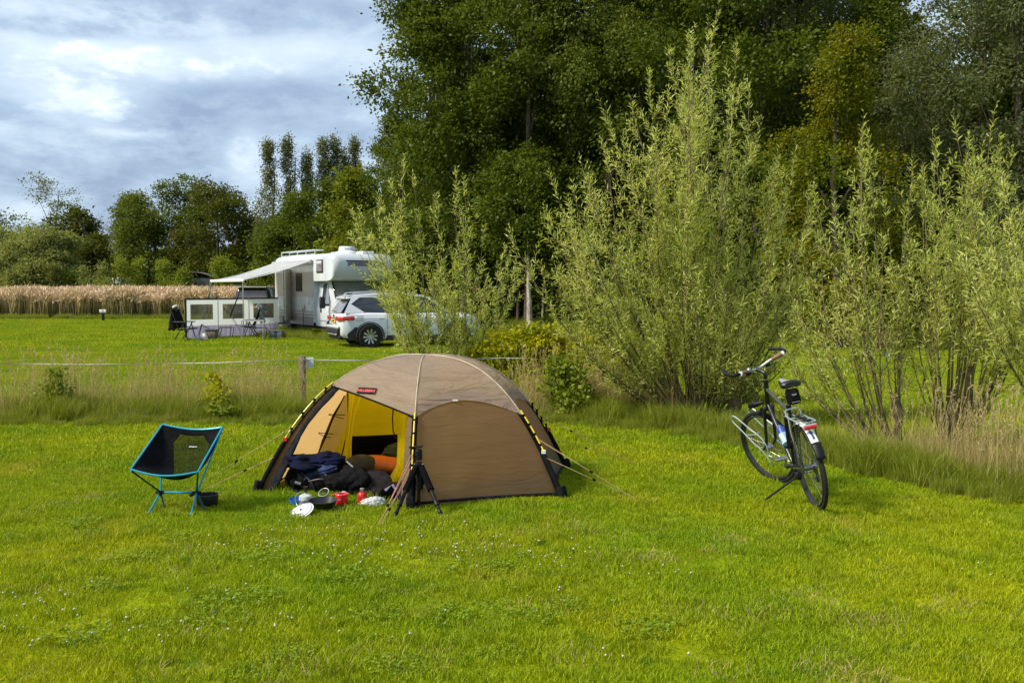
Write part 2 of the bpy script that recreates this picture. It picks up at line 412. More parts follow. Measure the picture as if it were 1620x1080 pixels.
def build_weeds():
    rng = np.random.default_rng(21); pr = []
    for i in range(3):
        n = 150; a = rng.random(n) * 6.28; r = rng.random(n) ** .6 * .16
        P = np.stack([r * np.cos(a), r * np.sin(a), rng.uniform(.015, .045, n)], 1)
        D = np.stack([np.cos(a * 7), np.sin(a * 7), .25 + 0 * a], 1)
        V, F, v = leaf_arrays(P, D, np.tile([0, 0, 1.], (n, 1)) + rng.normal(0, .3, (n, 3)), rng.uniform(.014, .026, n), .016, rng, mid=.6); pr.append(proto('leafy_weed', np_mesh('leafy_weed', V, F, M_clover, v)))
    pr.append(proto('dead_tuft', blade_patch('dead_tuft', .30, 90, .01, .045, .004, rng, 1.6, M_dead)))
    pr.append(proto('coarse_tuft', blade_patch('coarse_tuft', .16, 120, .04, .085, .005, rng, 1.1)))
    P = []; K = []; S_ = []
    def grp(px, py, n, s, k):
        c = G(px, py)
        for _ in range(n): P.append((c.x + rng.normal(0, s), c.y + rng.normal(0, s), 0)); K.append(rng.choice(k)); S_.append(rng.uniform(.6, 1.2))
    for px, py in ((100, 900), (200, 845), (120, 1010), (700, 920), (560, 960), (470, 900), (860, 900), (400, 860), (330, 960), (980, 990), (250, 1040), (760, 1020)): grp(px, py, 3, .34, [0, 1, 2])
    for px, py in ((60, 860), (1180, 990), (1320, 960), (900, 1020), (250, 900), (1450, 1010), (660, 1050), (1050, 870), (150, 800), (1240, 1050), (450, 1050), (820, 830)): grp(px, py, 6, .35, [3])
    for _ in range(420):
        y = rng.uniform(4.4, 12); P.append((rng.uniform(-.52, .52) * y, y, 0)); K.append(rng.choice([3, 4, 4, 4, 4, 4])); S_.append(rng.uniform(.5, 1.0))
    n = len(P); scatter('lawn_weeds', P, rng.random(n) * 6.28, S_, K, pr, 'patches of clover leaves, dead blades and coarse tufts in the lawn')
build_weeds()

M_tall = mat('tall_grass', (.125, .195, .008), .5, var=.2, attr='var', col2=(.29, .30, .035), trans='same', tmix=.35, spec=.3)
M_straw = mat('dry_grass', (.36, .28, .12), .6, attr='var', col2=(.44, .38, .18), trans='same', tmix=.3, spec=.2)
M_weed = mat('weed_leaf', (.05, .11, .012), .5, attr='var', col2=(.10, .17, .02), trans='same', tmix=.35)
def seed_stems(n, hmin, hmax, rad, rng, head=.13, w=.004, hw=.012, lean=.25):
    "stems with feathery seed heads -> arrays"
    P = np.zeros((n, 3)); P[:, :2] = rng.normal(0, rad, (n, 2))
    a = rng.random(n) * 6.283; h = hmin + (hmax - hmin) * rng.random(n); le = lean * h * rng.random(n)
    d = np.stack([np.cos(a), np.sin(a), 0 * a], 1); z = np.array([0, 0, 1.])
    out = []
    pts = [P + z * (h * t)[:, None] + d * (le * t ** 2)[:, None] for t in (0, .5, 1.0)]
    s = np.stack([np.sin(a * 3), np.cos(a * 3), 0 * a], 1)
    for i in range(2):
        V = np.stack([pts[i] - s * w / 2, pts[i] + s * w / 2, pts[i + 1] + s * w / 2.5, pts[i + 1] - s * w / 2.5], 1).reshape(-1, 3)
        out.append((V, np.arange(4 * n).reshape(-1, 4), np.repeat(rng.random(n) * .5, 4)))
    k = 9
    tip = pts[2]; ax = unit(pts[2] - pts[1])
    for j in range(k):
        b = tip + ax * (head * (j / k - .3)); dd = unit(ax * 1.3 + rng.normal(0, .45, (n, 3)))
        out.append(leaf_arrays(b, dd, rng.normal(0, 1, (n, 3)), head * .42, hw, rng, var=.5 + .5 * rng.random(n)))
    return cat_arrays(out)
def build_verge():
    rng = np.random.default_rng(9)
    cl = []
    for i in range(4):
        cl.append(proto('tall_tuft', blade_patch('tall_tuft', .42, 330, .12, .42, .007, rng, .9, M_tall)))
    dry = []
    for i in range(4):
        V, F, v = seed_stems(7, .30, .80, .18, rng, head=.10, hw=.009); dry.append(proto('seed_tuft', np_mesh('seed_tuft', V, F, M_straw, v)))
    drybl = [proto('dry_tuft', blade_patch('dry_tuft', .4, 60, .2, .55, .005, rng, .7, M_straw)) for _ in range(2)]
    P = []; K = []; Sc = []
    def put(x, y, k, s): P.append((x, y, 0)); K.append(k); Sc.append(s)
    for i in range(1500):
        x = rng.uniform(-8.2, 6.2); y0 = float(below_verge(x)) + .18 * math.sin(x * 3.1) + .12 * math.sin(x * 7.7); t = rng.random()
        cl_ = .5 + .5 * math.sin(x * 2.3 + 1.1 * math.sin(x * 5.1)); 
        if rng.random() > .45 + .55 * cl_: continue
        put(x, y0 + t * 1.6, rng.choice([0, 1, 2, 3, 0, 1, 2, 3, 8, 9]), (.26 + .34 * min(1, t * 3)) * rng.uniform(.6, 1.5) * (.65 + .6 * cl_) * (.52 if x > 1.2 else .80))
    # taller lush clumps along the front of the verge
    for i in range(300):
        x = rng.choice([-6.3, -5.6, -4.6, -3.6, -3.2, 1.3, 2.0, 2.9, 3.3, 3.8, 4.4], 1)[0] + rng.normal(0, .28)
        put(x, float(below_verge(x)) + rng.uniform(.15, .8), rng.integers(0, 4), rng.uniform(.45, 1.0))
    for i in range(420):
        x = rng.uniform(-8.2, 6.2); put(x, float(below_verge(x)) - abs(rng.normal(0, .22)) + .1, rng.integers(0, 4), rng.uniform(.18, .42))
    for i in range(210):
        x = rng.choice([-6.9, -5.9, -4.75, -4.4, -3.7, -3.45, -2.9, -5.2, -6.4], 1)[0] + rng.normal(0, .22)
        put(x, float(below_verge(x)) + rng.uniform(.5, 1.5), rng.choice([4, 5, 6, 7, 4, 5, 8]), rng.uniform(.7, 1.1) * (.85 if x > -3.3 else 1))
    for i in range(230):
        x = rng.uniform(.1, 2.2); put(x, float(below_verge(x)) + rng.uniform(.7, 2.0), rng.choice([4, 5, 6, 7, 8, 9, 8]), rng.uniform(.7, 1.15))
    for i in range(45):
        x = rng.uniform(2.9, 5.2); put(x, float(below_verge(x)) + rng.uniform(.6, 2.6), rng.choice([4, 5, 6, 7, 8, 9, 9]), rng.uniform(.55, .95))
    for i in range(75):
        x = rng.normal(4.35, .30); put(x, float(below_verge(x)) + rng.uniform(.5, 1.7), rng.choice([8, 9, 4, 5]), rng.uniform(.8, 1.1))
    n = len(P)
    scatter('verge_grass', P, rng.random(n) * 6.28, Sc, K, cl + dry + drybl, 'tall rough grass with golden seed heads along the fence')
    # rough clumps along the woodland edge, the van and the field margin
    P = []; K = []; Sc = []
    for i in range(1500):
        x = rng.uniform(-34, 24); y = 55.4 + rng.uniform(0, 2.4); put(x, y, rng.integers(0, 4), rng.uniform(.4, .95))
    for i in range(260):
        x = rng.uniform(-9.5, -4.2); y = 34.2 + (-(x + 6)) * 1.2 + rng.uniform(-1.6, 2.4); put(x, y, rng.integers(0, 4), rng.uniform(.4, .9))
    for i in range(900):
        x = rng.uniform(0, 20); y = np.interp(x, [0, 7, 13, 20], [39.5, 34, 27.5, 24]) + rng.uniform(-.6, 3); put(x, y, rng.integers(0, 4), rng.uniform(.7, 1.6))
    n = len(P)
    scatter('rough_grass', P, rng.random(n) * 6.28, Sc, K, cl, 'rough unmown grass at the field and woodland edge')
build_verge()

M_rye = mat('ripe_straw', (.38, .29, .11), .6, attr='var', col2=(.50, .39, .18), spec=.2)
M_ear = mat('ripe_ears', (.74, .57, .37), .6, attr='var', col2=(.62, .47, .29), spec=.2)
M_ryelow = mat('field_stalks', (.10, .13, .018), .7, attr='var', col2=(.22, .20, .05), trans='same', tmix=.2, spec=.1)
def build_field():
    rng = np.random.default_rng(2)
    pr = []
    for i in range(3):
        n = 420; P = np.zeros((n, 3)); P[:, :2] = (rng.random((n, 2)) - .5) * 1.5
        h = 1.35 + .25 * rng.random(n); a = rng.random(n) * 6.28
        D = np.stack([np.cos(a) * .12, np.sin(a) * .12, np.ones(n)], 1)
        V, F, v = leaf_arrays(P, D, rng.normal(0, 1, (n, 3)), h, .035, rng, mid=.5)
        pr.append(proto('stalks', np_mesh('stalks', V, F, M_rye, v)))
        low = leaf_arrays(P[:250], D[:250], rng.normal(0, 1, (250, 3)), h[:250] * .62, .05, rng, mid=.3)
        pr.append(proto('stalks_low', np_mesh('stalks_low', *low[:2], M_ryelow, low[2])))
        T = P + unit(D) * (h * rng.uniform(.66, .95, n))[:, None]; L = []
        for q in range(4):
            L.append(leaf_arrays(T + rng.normal(0, .04, (n, 3)), unit(D + rng.normal(0, .5, (n, 3))), rng.normal(0, 1, (n, 3)), .28, .05, rng))
        V, F, v = cat_arrays(L); pr.append(proto('ears', np_mesh('ears', V, F, M_ear, v)))
    P = []; K = []; Sc = []
    for x in np.arange(-36, 8, .8):
        for y in list(np.arange(57.8, 62, .9)) + list(np.arange(63, 76, 1.6)):
            if y > 64 and rng.random() < .25: continue
            q = int(rng.integers(0, 3)); s = rng.uniform(.84, 1.12); a = (x + rng.uniform(-.3, .3), y + rng.uniform(-.3, .3), 0)
            for j in range(3): P.append(a); K.append(q * 3 + j); Sc.append(s)
    n = len(P)
    scatter('field_of_rye', P, np.repeat(rng.random(n // 3) * 6.28, 3), Sc, K, pr, 'ripe golden tall cereal field behind the lawn')
build_field()

M_petal = mat('clover_white', (.48, .45, .37), .7, var=.12, scale=40)
M_stalk = mat('clover_stalk', (.08, .16, .02), .6)
def build_clover():
    rng = random.Random(5); b = MB(); st = MB(); pts = []
    def add(px, py, n, sx, sy):
        for _ in range(n): pts.append((px + rng.gauss(0, sx), py + rng.gauss(0, sy)))
    add(450, 850, 14, 50, 9); add(560, 880, 46, 80, 16); add(380, 865, 16, 40, 12); add(650, 875, 34, 70, 16); add(900, 890, 18, 60, 12)
    add(770, 885, 20, 60, 18); add(1050, 912, 7, 25, 5); add(90, 985, 26, 70, 22); add(260, 1000, 16, 70, 14); add(430, 985, 14, 60, 16)
    add(60, 960, 14, 50, 16); add(360, 920, 10, 90, 30); add(880, 930, 9, 80, 30); add(1540, 900, 7, 70, 25); add(620, 1010, 6, 90, 15)
    add(960, 1030, 4, 50, 20); add(640, 838, 16, 80, 8); add(1575, 668, 34, 26, 10); add(1600, 690, 16, 20, 8); add(540, 865, 26, 120, 18); add(800, 870, 16, 90, 14); add(220, 860, 4, 60, 30)
    for px, py in pts:
        if py > 1078 or (py < 826 and px < 1500): continue
        p = G(px, py); r = rng.uniform(.0036, .0078) * (1.6 if py < 826 else 1); z = rng.uniform(.020, .052)
        prof = [(0, -r * .7), (r * .75, -r * .55), (r, 0), (r * .7, r * .65), (0, r * .9)]
        Mr = Matrix.Rotation(rng.uniform(-.5, .5), 3, 'X') @ Matrix.Rotation(rng.uniform(0, 6), 3, 'Z')
        b.lathe(prof, (p.x, p.y, z), 7, Mr); st.tube([(p.x, p.y, 0), (p.x, p.y, z - r * .5)], .0012, 3, cap=False)
    o = b.build('clover_flowers', M_petal, sharp=80); tag(o, 'small white clover heads dotted over the lawn', kind='stuff')
    o2 = st.build('clover_stalks', M_stalk, o); tag(o2, kind='stuff')
    # lone far flowers on the lawn by the right edge and white specks beyond the verge
build_clover()
# ---------------------------------------------------------------- trees and shrubs
def leafmat(name, c1, c2, tm=.38, spec=.16, rough=.5, scale=.6):
    return mat(name, c1, rough, attr='var', col2=c2, trans='same', tmix=tm, spec=spec, scale=scale)
ML_dark = leafmat('leaf_alder', (.062, .096, .008), (.105, .138, .012))
ML_mid = leafmat('leaf_birch', (.085, .120, .016), (.140, .172, .026))
ML_grey = leafmat('leaf_grey_willow', (.085, .11, .042), (.14, .16, .062))
ML_bright = leafmat('leaf_bright', (.10, .145, .008), (.18, .20, .012))
ML_gold = leafmat('leaf_golden', (.085, .135, .006), (.22, .185, .008), scale=.3)
ML_rust = leafmat('leaf_rusty', (.060, .092, .009), (.100, .098, .012), scale=.5)
ML_willow = leafmat('leaf_willow', (.32, .40, .050), (.62, .65, .22), spec=.35, rough=.45, tm=.42)
ML_popl = leafmat('leaf_poplar', (.10, .125, .045), (.17, .19, .075), tm=.4)
ML_poll = leafmat('leaf_pollard', (.17, .21, .055), (.26, .29, .09), tm=.4)
ML_hedge = leafmat('leaf_hedge', (.17, .24, .010), (.46, .42, .015), scale=2, tm=.42)
M_bark = mat('bark', (.085, .065, .045), .9, var=.3, scale=12, bump=.6, bscale=30)
M_barklt = mat('bark_pale', (.42, .36, .29), .8, var=.25, scale=6, bump=.4, bscale=20)
M_twig = mat('willow_bark', (.17, .135, .060), .7, var=.3, scale=9, bump=.3)
M_twigdark = mat('dark_bark', (.05, .042, .03), .9, var=.3, scale=9)

def crown_mesh(name, m, seed, H, z0, rad, nlobe, ncl, nleaf, leaf, prof, csize=.5, flat=.6, up=.6, mid=.5, wide=.65, lobe=.38, droop=0.0, zs=.95):
    "crown: lobes inside an envelope, clusters on the lobes, leaf diamonds in the clusters"
    rng = np.random.default_rng(seed)
    t = (np.arange(nlobe) + rng.random(nlobe)) / nlobe; rng.shuffle(t); a = np.arange(nlobe) * 2.4 + rng.random(nlobe)
    pr = np.interp(t, np.linspace(0, 1, len(prof)), prof)
    rr = rad * pr * np.sqrt(rng.uniform(.05, .75, nlobe))
    LC = np.stack([rr * np.cos(a), rr * np.sin(a), z0 + (H - z0) * (.03 + .92 * t)], 1)
    LR = rad * lobe * rng.uniform(.65, 1.15, nlobe) * (.45 + .55 * pr)
    li = rng.integers(0, nlobe, ncl); d = unit(rng.normal(0, 1, (ncl, 3)))
    C = LC[li] + d * (LR[li] * rng.uniform(.45, 1.0, ncl) ** .5)[:, None] * np.array([1, 1, zs])
    cs = csize * rng.uniform(.6, 1.3, ncl)
    ci = np.repeat(np.arange(ncl), nleaf); n = len(ci)
    off = rng.normal(0, .45, (n, 3)) * np.array([1, 1, flat]) * cs[ci][:, None]
    off[:, 2] -= droop * np.linalg.norm(off[:, :2], axis=1)
    P = C[ci] + off; P[:, 2] = np.maximum(P[:, 2], .15)
    out = unit(off + .5 * d[ci]); D = unit(out + rng.normal(0, .7, (n, 3)) + np.array([0, 0, -.2 - droop]))
    Nn = rng.normal(0, .6, (n, 3)) + np.array([0, 0, up]) + .35 * out
    s = leaf * rng.uniform(.65, 1.3, n)
    vv = np.clip(rng.random(ncl)[ci] * .65 + rng.random(n) * .35, 0, 1)
    V, F, v = leaf_arrays(P, D, Nn, s, s * wide, rng, fold=.12, var=vv, mid=mid)
    return np_mesh(name, V, F, m, v), C
def trunk_mb(H, r, seed, C=None, lean=0.0, nl=9, top=.85, low=.3):
    rng = random.Random(seed); b = MB(); k = 8; pts = []; x = y = 0
    for i in range(k + 1):
        t = i / k; pts.append(Vector((x + lean * t * H, y, -.1 + t * H * top))); x += rng.uniform(-.1, .1) * H / 14; y += rng.uniform(-.1, .1) * H / 14
    b.tube(pts, [r * (1.25 if i == 0 else 1) * (1 - .8 * i / k) for i in range(k + 1)], 8)
    if C is not None:
        idx = rng.sample(range(len(C)), min(nl, len(C)))
        for i in idx:
            c = Vector(C[i]); zt = max(H * low, c.z * rng.uniform(.6, .85)); t = min(.95, zt / (H * top)); p = pts[int(t * k)]
            m = (p + c) / 2 + Vector((0, 0, -.1 * (c - p).length + .2)); rr = r * (1 - .8 * t) * .5
            b.tube([p, m, c], [rr, rr * .6, rr * .2], 5)
    return b
PROF_T = (.55, .85, 1, .95, .85, .7, .5, .25)
PROF_R = (.55, .9, 1, 1, .92, .75, .45)
PROF_P = (.5, .8, 1, 1, .85, .7, .48, .25, .06)
PROF_C = (.8, 1, .95, .85, .7, .5, .25, .08)
def tree(name, label, H, z0, rad, m, seed, loc, prof=PROF_R, nlobe=14, ncl=170, nleaf=55, leaf=.2, bark=None, tr=.16, group=None, lean=0.0, rz=0.0, nl=10, cat='tree', **kw):
    o = thing(name, label, cat, loc, rz, group)
    me, C = crown_mesh('crown', m, seed, H, z0, rad, nlobe, ncl, nleaf, leaf, prof, **kw)
    c = bpy.data.objects.new('crown', me); COL.objects.link(c); c.parent = o
    trunk_mb(H, tr, seed, C, lean, nl=nl).build('trunk', bark or M_bark, o)
    return o
def at(px, Y): return Vector(((px - 810) / FPX * Y, Y, 0))
def hz(py, Y): return EYE + (HY - py) / FPX * Y

def build_wood():
    # woodland floor
    f = MB(); pts = [(-7.5, 47), (-1, 40.5), (2, 38.6), (8, 35), (13.2, 27.6), (20, 24.5), (45, 22), (60, 90), (-7.5, 90)]
    f.add([(x, y, .004) for x, y in pts], [tuple(range(len(pts)))]); tag(f.build('woodland_floor', M_forest), kind='structure')
    rngp = random.Random(3)
    kinds = []
    dense = dict(nlobe=32, ncl=460, nleaf=62, leaf=.145, prof=PROF_T, lobe=.36, csize=.62)
    kinds.append(tree('alder_tree', 'x', 17, 2.2, 3.0, ML_dark, 11, (0, 0, 0), **dense))
    kinds.append(tree('birch_tree', 'x', 16, 3.4, 2.7, ML_mid, 12, (0, 0, 0), droop=.35, bark=M_bark, tr=.10, **{**dense, 'leaf': .12, 'nleaf': 76}))
    kinds.append(tree('alder_tree', 'x', 15.5, 2.6, 3.3, ML_dark, 13, (0, 0, 0), **dense))
    kinds.append(tree('grey_willow_tree', 'x', 14.5, 2.4, 3.2, ML_grey, 14, (0, 0, 0), **{**dense, 'leaf': .14, 'nleaf': 66}, wide=.4))
    kinds.append(tree('bright_alder_tree', 'x', 10.2, .6, 2.8, ML_gold, 15, (0, 0, 0), **{**dense, 'prof': PROF_C, 'ncl': 420, 'nleaf': 60, 'leaf': .11, 'csize': .5}))
    spots = [ # px, Y, kind, scale, label
        (690, 41.5, 0, 1.0, 'tall dark alder with a ragged edge against the sky, left end of the wood'),
        (632, 44.5, 2, .62, 'smaller dark tree at the foot of the tallest trees, left end of the wood'),
        (735, 41.0, 2, 1.05, 'tall dense green tree second from the left end of the wood'),
        (762, 43.0, 1, 1.0, 'tall birch with hanging grey-green leaves behind the small willow'),
        (835, 39.0, 0, .98, 'dark tree above the bare straight trunks left of the big willow'),
        (905, 40.5, 2, 1.1, 'dark tree behind the left side of the big willow'),
        (965, 38.5, 1, 1.05, 'light green birch rising left of the big willow top'),
        (1040, 38.0, 1, 1.0, 'pale green birch directly behind the big willow top'),
        (1120, 36.0, 0, 1.0, 'dark alder behind the tip of the big willow'),
        (1200, 35.5, 2, 1.0, 'dark tall tree right of the big willow tip'),
        (1262, 36.5, 3, 1.03, 'grey-green tall tree behind the yellowing alder'),
        (1330, 29.5, 4, .92, 'yellowing alder with golden right side in front of the dark wood'),
        (1400, 35.0, 2, .82, 'dark tree just left of the gap of sky at top right'),
        (1452, 33.0, 3, .70, 'lower grey-green tree beneath the gap of sky at top right'),
        (1535, 31.0, 3, .98, 'grey-green willow tree right of the gap of sky'),
        (1612, 30.0, 3, 1.0, 'grey-green willow tree at the right edge of the photo'),
        (1690, 31.0, 0, .9, 'dark tree just outside the right edge, its crown leaning in')]
    back = [(640, 52, 0, .62), (690, 50, 0, .95), (740, 50, 2, 1.0), (820, 50, 0, 1.0), (880, 48, 2, 1.0), (950, 48, 0, 1.05), (1010, 46, 2, 1.1), (1075, 45, 0, 1.1),
            (1150, 44, 2, 1.1), (1230, 43, 0, 1.1), (1300, 42, 2, 1.0), (1370, 42, 0, .9), (1430, 41, 2, .60), (1500, 41, 2, .62), (1570, 39, 0, .9), (1640, 38, 2, .9),
            (780, 58, 2, 1.0), (900, 57, 0, 1.0), (1020, 56, 2, 1.0), (1150, 55, 0, 1.0), (1270, 54, 2, 1.0), (1390, 52, 0, .75), (1500, 52, 2, .6), (1610, 50, 0, .8)]
    names = {0: 'alder_tree', 1: 'birch_tree', 2: 'alder_tree', 3: 'grey_willow_tree', 4: 'bright_alder_tree'}
    used = set()
    for i, (px, Y, k, s, lab) in enumerate(spots):
        if k not in used: o = kinds[k]; used.add(k); o.location = at(px, Y); o.rotation_euler = (0, 0, rngp.uniform(0, 6)); o.scale = (s, s, s); o['label'] = lab
        else: o = copy_tree(kinds[k], at(px, Y), rngp.uniform(0, 6), s, lab)
        o['group'] = 'trees of the wood'
    for px, Y, k, s in back:
        o = copy_tree(kinds[k], at(px, Y), rngp.uniform(0, 6), s, 'dark tree in the depth of the wood, mostly hidden by the trees of its edge'); o['group'] = 'trees deep in the wood'
    # bare trunks at the edge
    tp = [(838, 37.6, 3.8, .13, -.016, 1, 'pale straight thick trunk at the dark wood edge left of the number sign'),
          (819, 40.0, 3.8, .085, .05, 0, 'slim leaning dark trunk left of the pale straight trunk'),
          (853, 41.0, 3.6, .15, -.025, 0, 'greyish thicker trunk just right of the pale straight trunk'),
          (859, 38.6, 3.4, .06, -.01, 1, 'thin pale birch stem behind the number sign'),
          (876, 39.5, 3.8, .08, .0, 0, 'thin dark trunk furthest right in the wood opening'),
          (902, 40.0, 3.8, .09, .01, 0, 'dim trunk beside the left edge of the big willow')]
    for j, (px, Y, h, r, lean, pale, lab) in enumerate(tp):
        o = thing('tree_trunk', lab, 'tree trunk', at(px, Y), 0, 'bare trunks at the wood edge')
        trunk_mb(h, r, 50 + j, None, lean, top=1.0).build('trunk', M_barklt if pale else M_bark, o)
        me, C = crown_mesh('crown', ML_dark, 70 + j, h + 3.4, h - 1.1, 1.8, 12, 170, 44, .14, PROF_R, csize=.5)
        c = bpy.data.objects.new('crown', me); COL.objects.link(c); c.parent = o; c.location = (lean * h, 0, 0)
    # understory shrubs
    u0 = None
    us = [(700, 44, 1.0), (770, 42.5, .8), (893, 39.2, 1.0), (930, 38.6, 1.2), (980, 38, 1.2), (1040, 37, 1.2), (1110, 36, 1.2), (1170, 35, 1.2), (1235, 34, 1.2), (1290, 33, 1.1), (1390, 32, 1.2),
          (1455, 30.5, 1.1), (1520, 29.5, 1.0), (1590, 29, 1.0), (1660, 28.5, 1.1), (860, 45, .8), (815, 46, .9), (640, 46, 1.1), (600, 48, 1.2)]
    for i, (px, Y, s) in enumerate(us):
        if u0 is None: u0 = tree('understory_bush', 'x', 3.0, .1, 1.7, ML_dark, 31, at(px, Y), nlobe=10, ncl=110, nleaf=40, leaf=.15, tr=.03, cat='bush', group='bushes under the wood'); o = u0
        else: o = copy_tree(u0, at(px, Y), i * 1.7, s)
        o['label'] = 'dark leafy bush in the shade under the wood edge'
    # far mass that closes the wood
    me, C = crown_mesh('deep_wood', ML_dark, 99, 15, .2, 1, 1, 1, 1, .3, PROF_R)
    rng = np.random.default_rng(8); n = 60000
    P = np.stack([rng.uniform(-8, 50, n), 62 + rng.uniform(0, 5, n), rng.uniform(0, 14, n)], 1); P[:, 2] *= np.interp(P[:, 0], [-8, -4, 22, 50], [.55, .9, 1, .75])
    D = rng.normal(0, 1, (n, 3)); V, F, v = leaf_arrays(P, D, rng.normal(0, 1, (n, 3)), .6, .42, rng)
    o = bpy.data.objects.new('deep_wood', np_mesh('deep_wood', V, F, ML_dark, v)); COL.objects.link(o)
    tag(o, 'dark mass of foliage deep inside the wood', kind='stuff')
build_wood()

def build_far_trees():
    L = [ # name,label,px,Y,top py,z0,rad(m),mat,seed,kwargs
        ('pollard_willow', 'pale green rounded willow at the left edge of the photo behind the golden field', 18, 80, 362, 1.2, 2.6, ML_poll, 201, dict(leaf=.24, wide=.4, droop=.3)),
        ('pollard_willow', 'pale green round-topped willow on two dark stems, left of the thin tall tree', 60, 79, 364, 1.2, 3.0, ML_poll, 202, dict(leaf=.24, wide=.4, droop=.3)),
        ('pollard_willow', 'pale green willow with a yellow-green shoot at its foot, right end of the willow group', 98, 80, 368, 1.0, 2.4, ML_poll, 203, dict(leaf=.24, wide=.4, droop=.3)),
        ('thin_tree', 'thin tall tree with a see-through tilted crown rising above the pale willows', 80, 92, 268, 5.2, 2.5, ML_grey, 204, dict(nlobe=16, ncl=130, nleaf=26, leaf=.16, lean=.08, tr=.13, lobe=.34, csize=.75)),
        ('small_tree', 'small dark tree with a thin crown left of the thin tall tree', 34, 95, 335, 4.5, 1.7, ML_grey, 205, dict(nlobe=6, ncl=30, nleaf=24, leaf=.24)),
        ('small_tree', 'thin dark crown cut by the left edge of the photo', -8, 92, 325, 5, 1.4, ML_grey, 215, dict(nlobe=6, ncl=30, nleaf=24, leaf=.24)),
        ('rusty_tree', 'green tree turning rusty behind the right end of the pale willows', 125, 88, 334, .8, 2.6, ML_rust, 206, dict(leaf=.24)),
        ('rusty_tree', 'short rust-tinged green tree left of the bare tree', 145, 84, 372, .4, 1.7, ML_rust, 207, dict(leaf=.22)),
        ('weeping_tree', 'olive green tree with combed drooping twigs at the left end of the dark trees', 205, 85, 303, .6, 2.7, ML_mid, 208, dict(droop=.9, leaf=.22, wide=.3, prof=PROF_C, ncl=480)),
        ('broad_tree', 'mid green tree with yellow patches right of the drooping tree', 245, 84, 308, .4, 3.5, ML_mid, 209, dict(leaf=.19, ncl=520)),
        ('broad_tree', 'dark green tree with a lifted tuft on top, left of the round dark oak', 293, 86, 286, .5, 3.2, ML_dark, 210, dict(leaf=.19, ncl=520)),
        ('oak_tree', 'large round dark oak with brownish crown behind the windbreak', 345, 82, 290, .5, 3.6, ML_rust, 211, dict(leaf=.19, ncl=620)),
        ('broad_tree', 'low dark tree right of the round oak', 398, 84, 345, .3, 2.6, ML_dark, 212, dict(leaf=.19)),
        ('dark_tree', 'dark green tree with full crown in front of the poplars', 497, 62, 292, .4, 2.2, ML_dark, 213, dict(leaf=.17, ncl=480)),
        ('dark_tree', 'small dark tree under the two left poplars', 447, 66, 352, .3, 2.4, ML_dark, 214, dict(leaf=.2)),
        ('bright_tree', 'bright yellow-green tree at the left foot of the tall wood behind the camper', 562, 50, 262, .3, 2.0, ML_bright, 216, dict(leaf=.19, ncl=260, prof=PROF_C)),
        ('bright_tree', 'lower bright yellow-green tree just right of the camper roof', 600, 47, 340, .3, 1.6, ML_bright, 217, dict(leaf=.17, ncl=200)),
        ('bright_tree', 'small lime green bush above the camper roof', 540, 52, 368, .3, 1.3, ML_bright, 218, dict(leaf=.17, ncl=120))]
    for nm, lab, px, Y, top, z0, rad, m, seed, kw in L:
        kw = dict(kw); base = dict(nlobe=22, ncl=400, nleaf=42, prof=PROF_R, lobe=.42, csize=.75, tr=.2); base.update(kw)
        tree(nm, lab, hz(top, Y), z0, rad, m, seed, at(px, Y), group='trees beyond the golden field', **base)
    for i, (px, top, lab) in enumerate([(428, 212, 'leftmost tall grey-green poplar, thin and wind-blown, standing free'), (458, 212, 'second tall slender poplar from the left'), (487, 234, 'shorter slender poplar third from the left'),
                                  (514, 206, 'slender poplar fourth from the left, left one of the close pair'), (531, 203, 'right poplar of the close pair'), (562, 205, 'poplar furthest right, half hidden by the tall wood'), (545, 225, 'short poplar between the close pair and the wood')]):
        tree('poplar_tree', lab, hz(top, 74), 1.5, (.95, .8, .75, .7, .7, .9, .7)[i], ML_popl, 230 + i, at(px, 74 + i * .4), prof=PROF_P, nlobe=22, ncl=420, nleaf=24, lean=[.0, .015, -.01, .02, .0, .02, .01][i], leaf=.15, zs=2.2, lobe=.5, csize=.42, wide=.5, tr=.13,
             group='poplars', up=.2, flat=1.3)
    # bare tree
    o = thing('bare_tree', 'leafless grey tree between the rusty tree and the drooping tree', 'tree', at(165, 86)); b = MB(); rg = random.Random(6)
    def br(p, d, l, r, k):
        q = p + d * l; b.tube([p, (p + q) / 2 + Vector((rg.uniform(-.1, .1), 0, .05)) * l, q], [r, r * .8, r * .6], 5)
        if k:
            for _ in range(3): br(q, (d + Vector((rg.uniform(-.6, .6), rg.uniform(-.6, .6), rg.uniform(0, .4)))).normalized(), l * rg.uniform(.6, .8), r * .55, k - 1)
    br(Vector((0, 0, 0)), Vector((.05, 0, 1)), 2.8, .12, 4); br(Vector((.1, 0, 1.5)), Vector((.35, 0, 1)).normalized(), 2.2, .07, 3); b.build('trunk', mat('bare_bark', (.23, .21, .2), .9), o)
    # row of bushes along the field's far edge
    bu = None
    for i, (px, top, rad, m_, lab) in enumerate([(20, 437, 1.4, 0, 'low yellow-green bush under the pale willows at the field edge'), (85, 428, .6, 0, 'upright lime green shoot at the foot of the pale willow'), (135, 432, 1.3, 0, 'low green bush left of the white trailer end'),
            (192, 420, 1.5, 1, 'green bush in front of the white trailer end'), (222, 424, 1.4, 1, 'green bush right of the bush hiding the white trailer'), (262, 422, 1.6, 1, 'broad pale green bush with a pointed top, middle of the bush row'), (290, 434, 1.2, 1, 'low green bush left of the dark wagon'),
            (345, 428, 1.2, 1, 'small bush beside the right end of the dark wagon'), (360, 412, 1.5, 1, 'tall light green bush behind the awning'), (405, 426, 1.6, 1, 'green bush behind the awning legs'), (425, 434, 1.4, 1, 'low bush behind the dark van'), (112, 440, 1.2, 1, 'low green bush under the rusty tree'), (165, 432, .9, 0, 'lime green bush left of the white trailer')]):
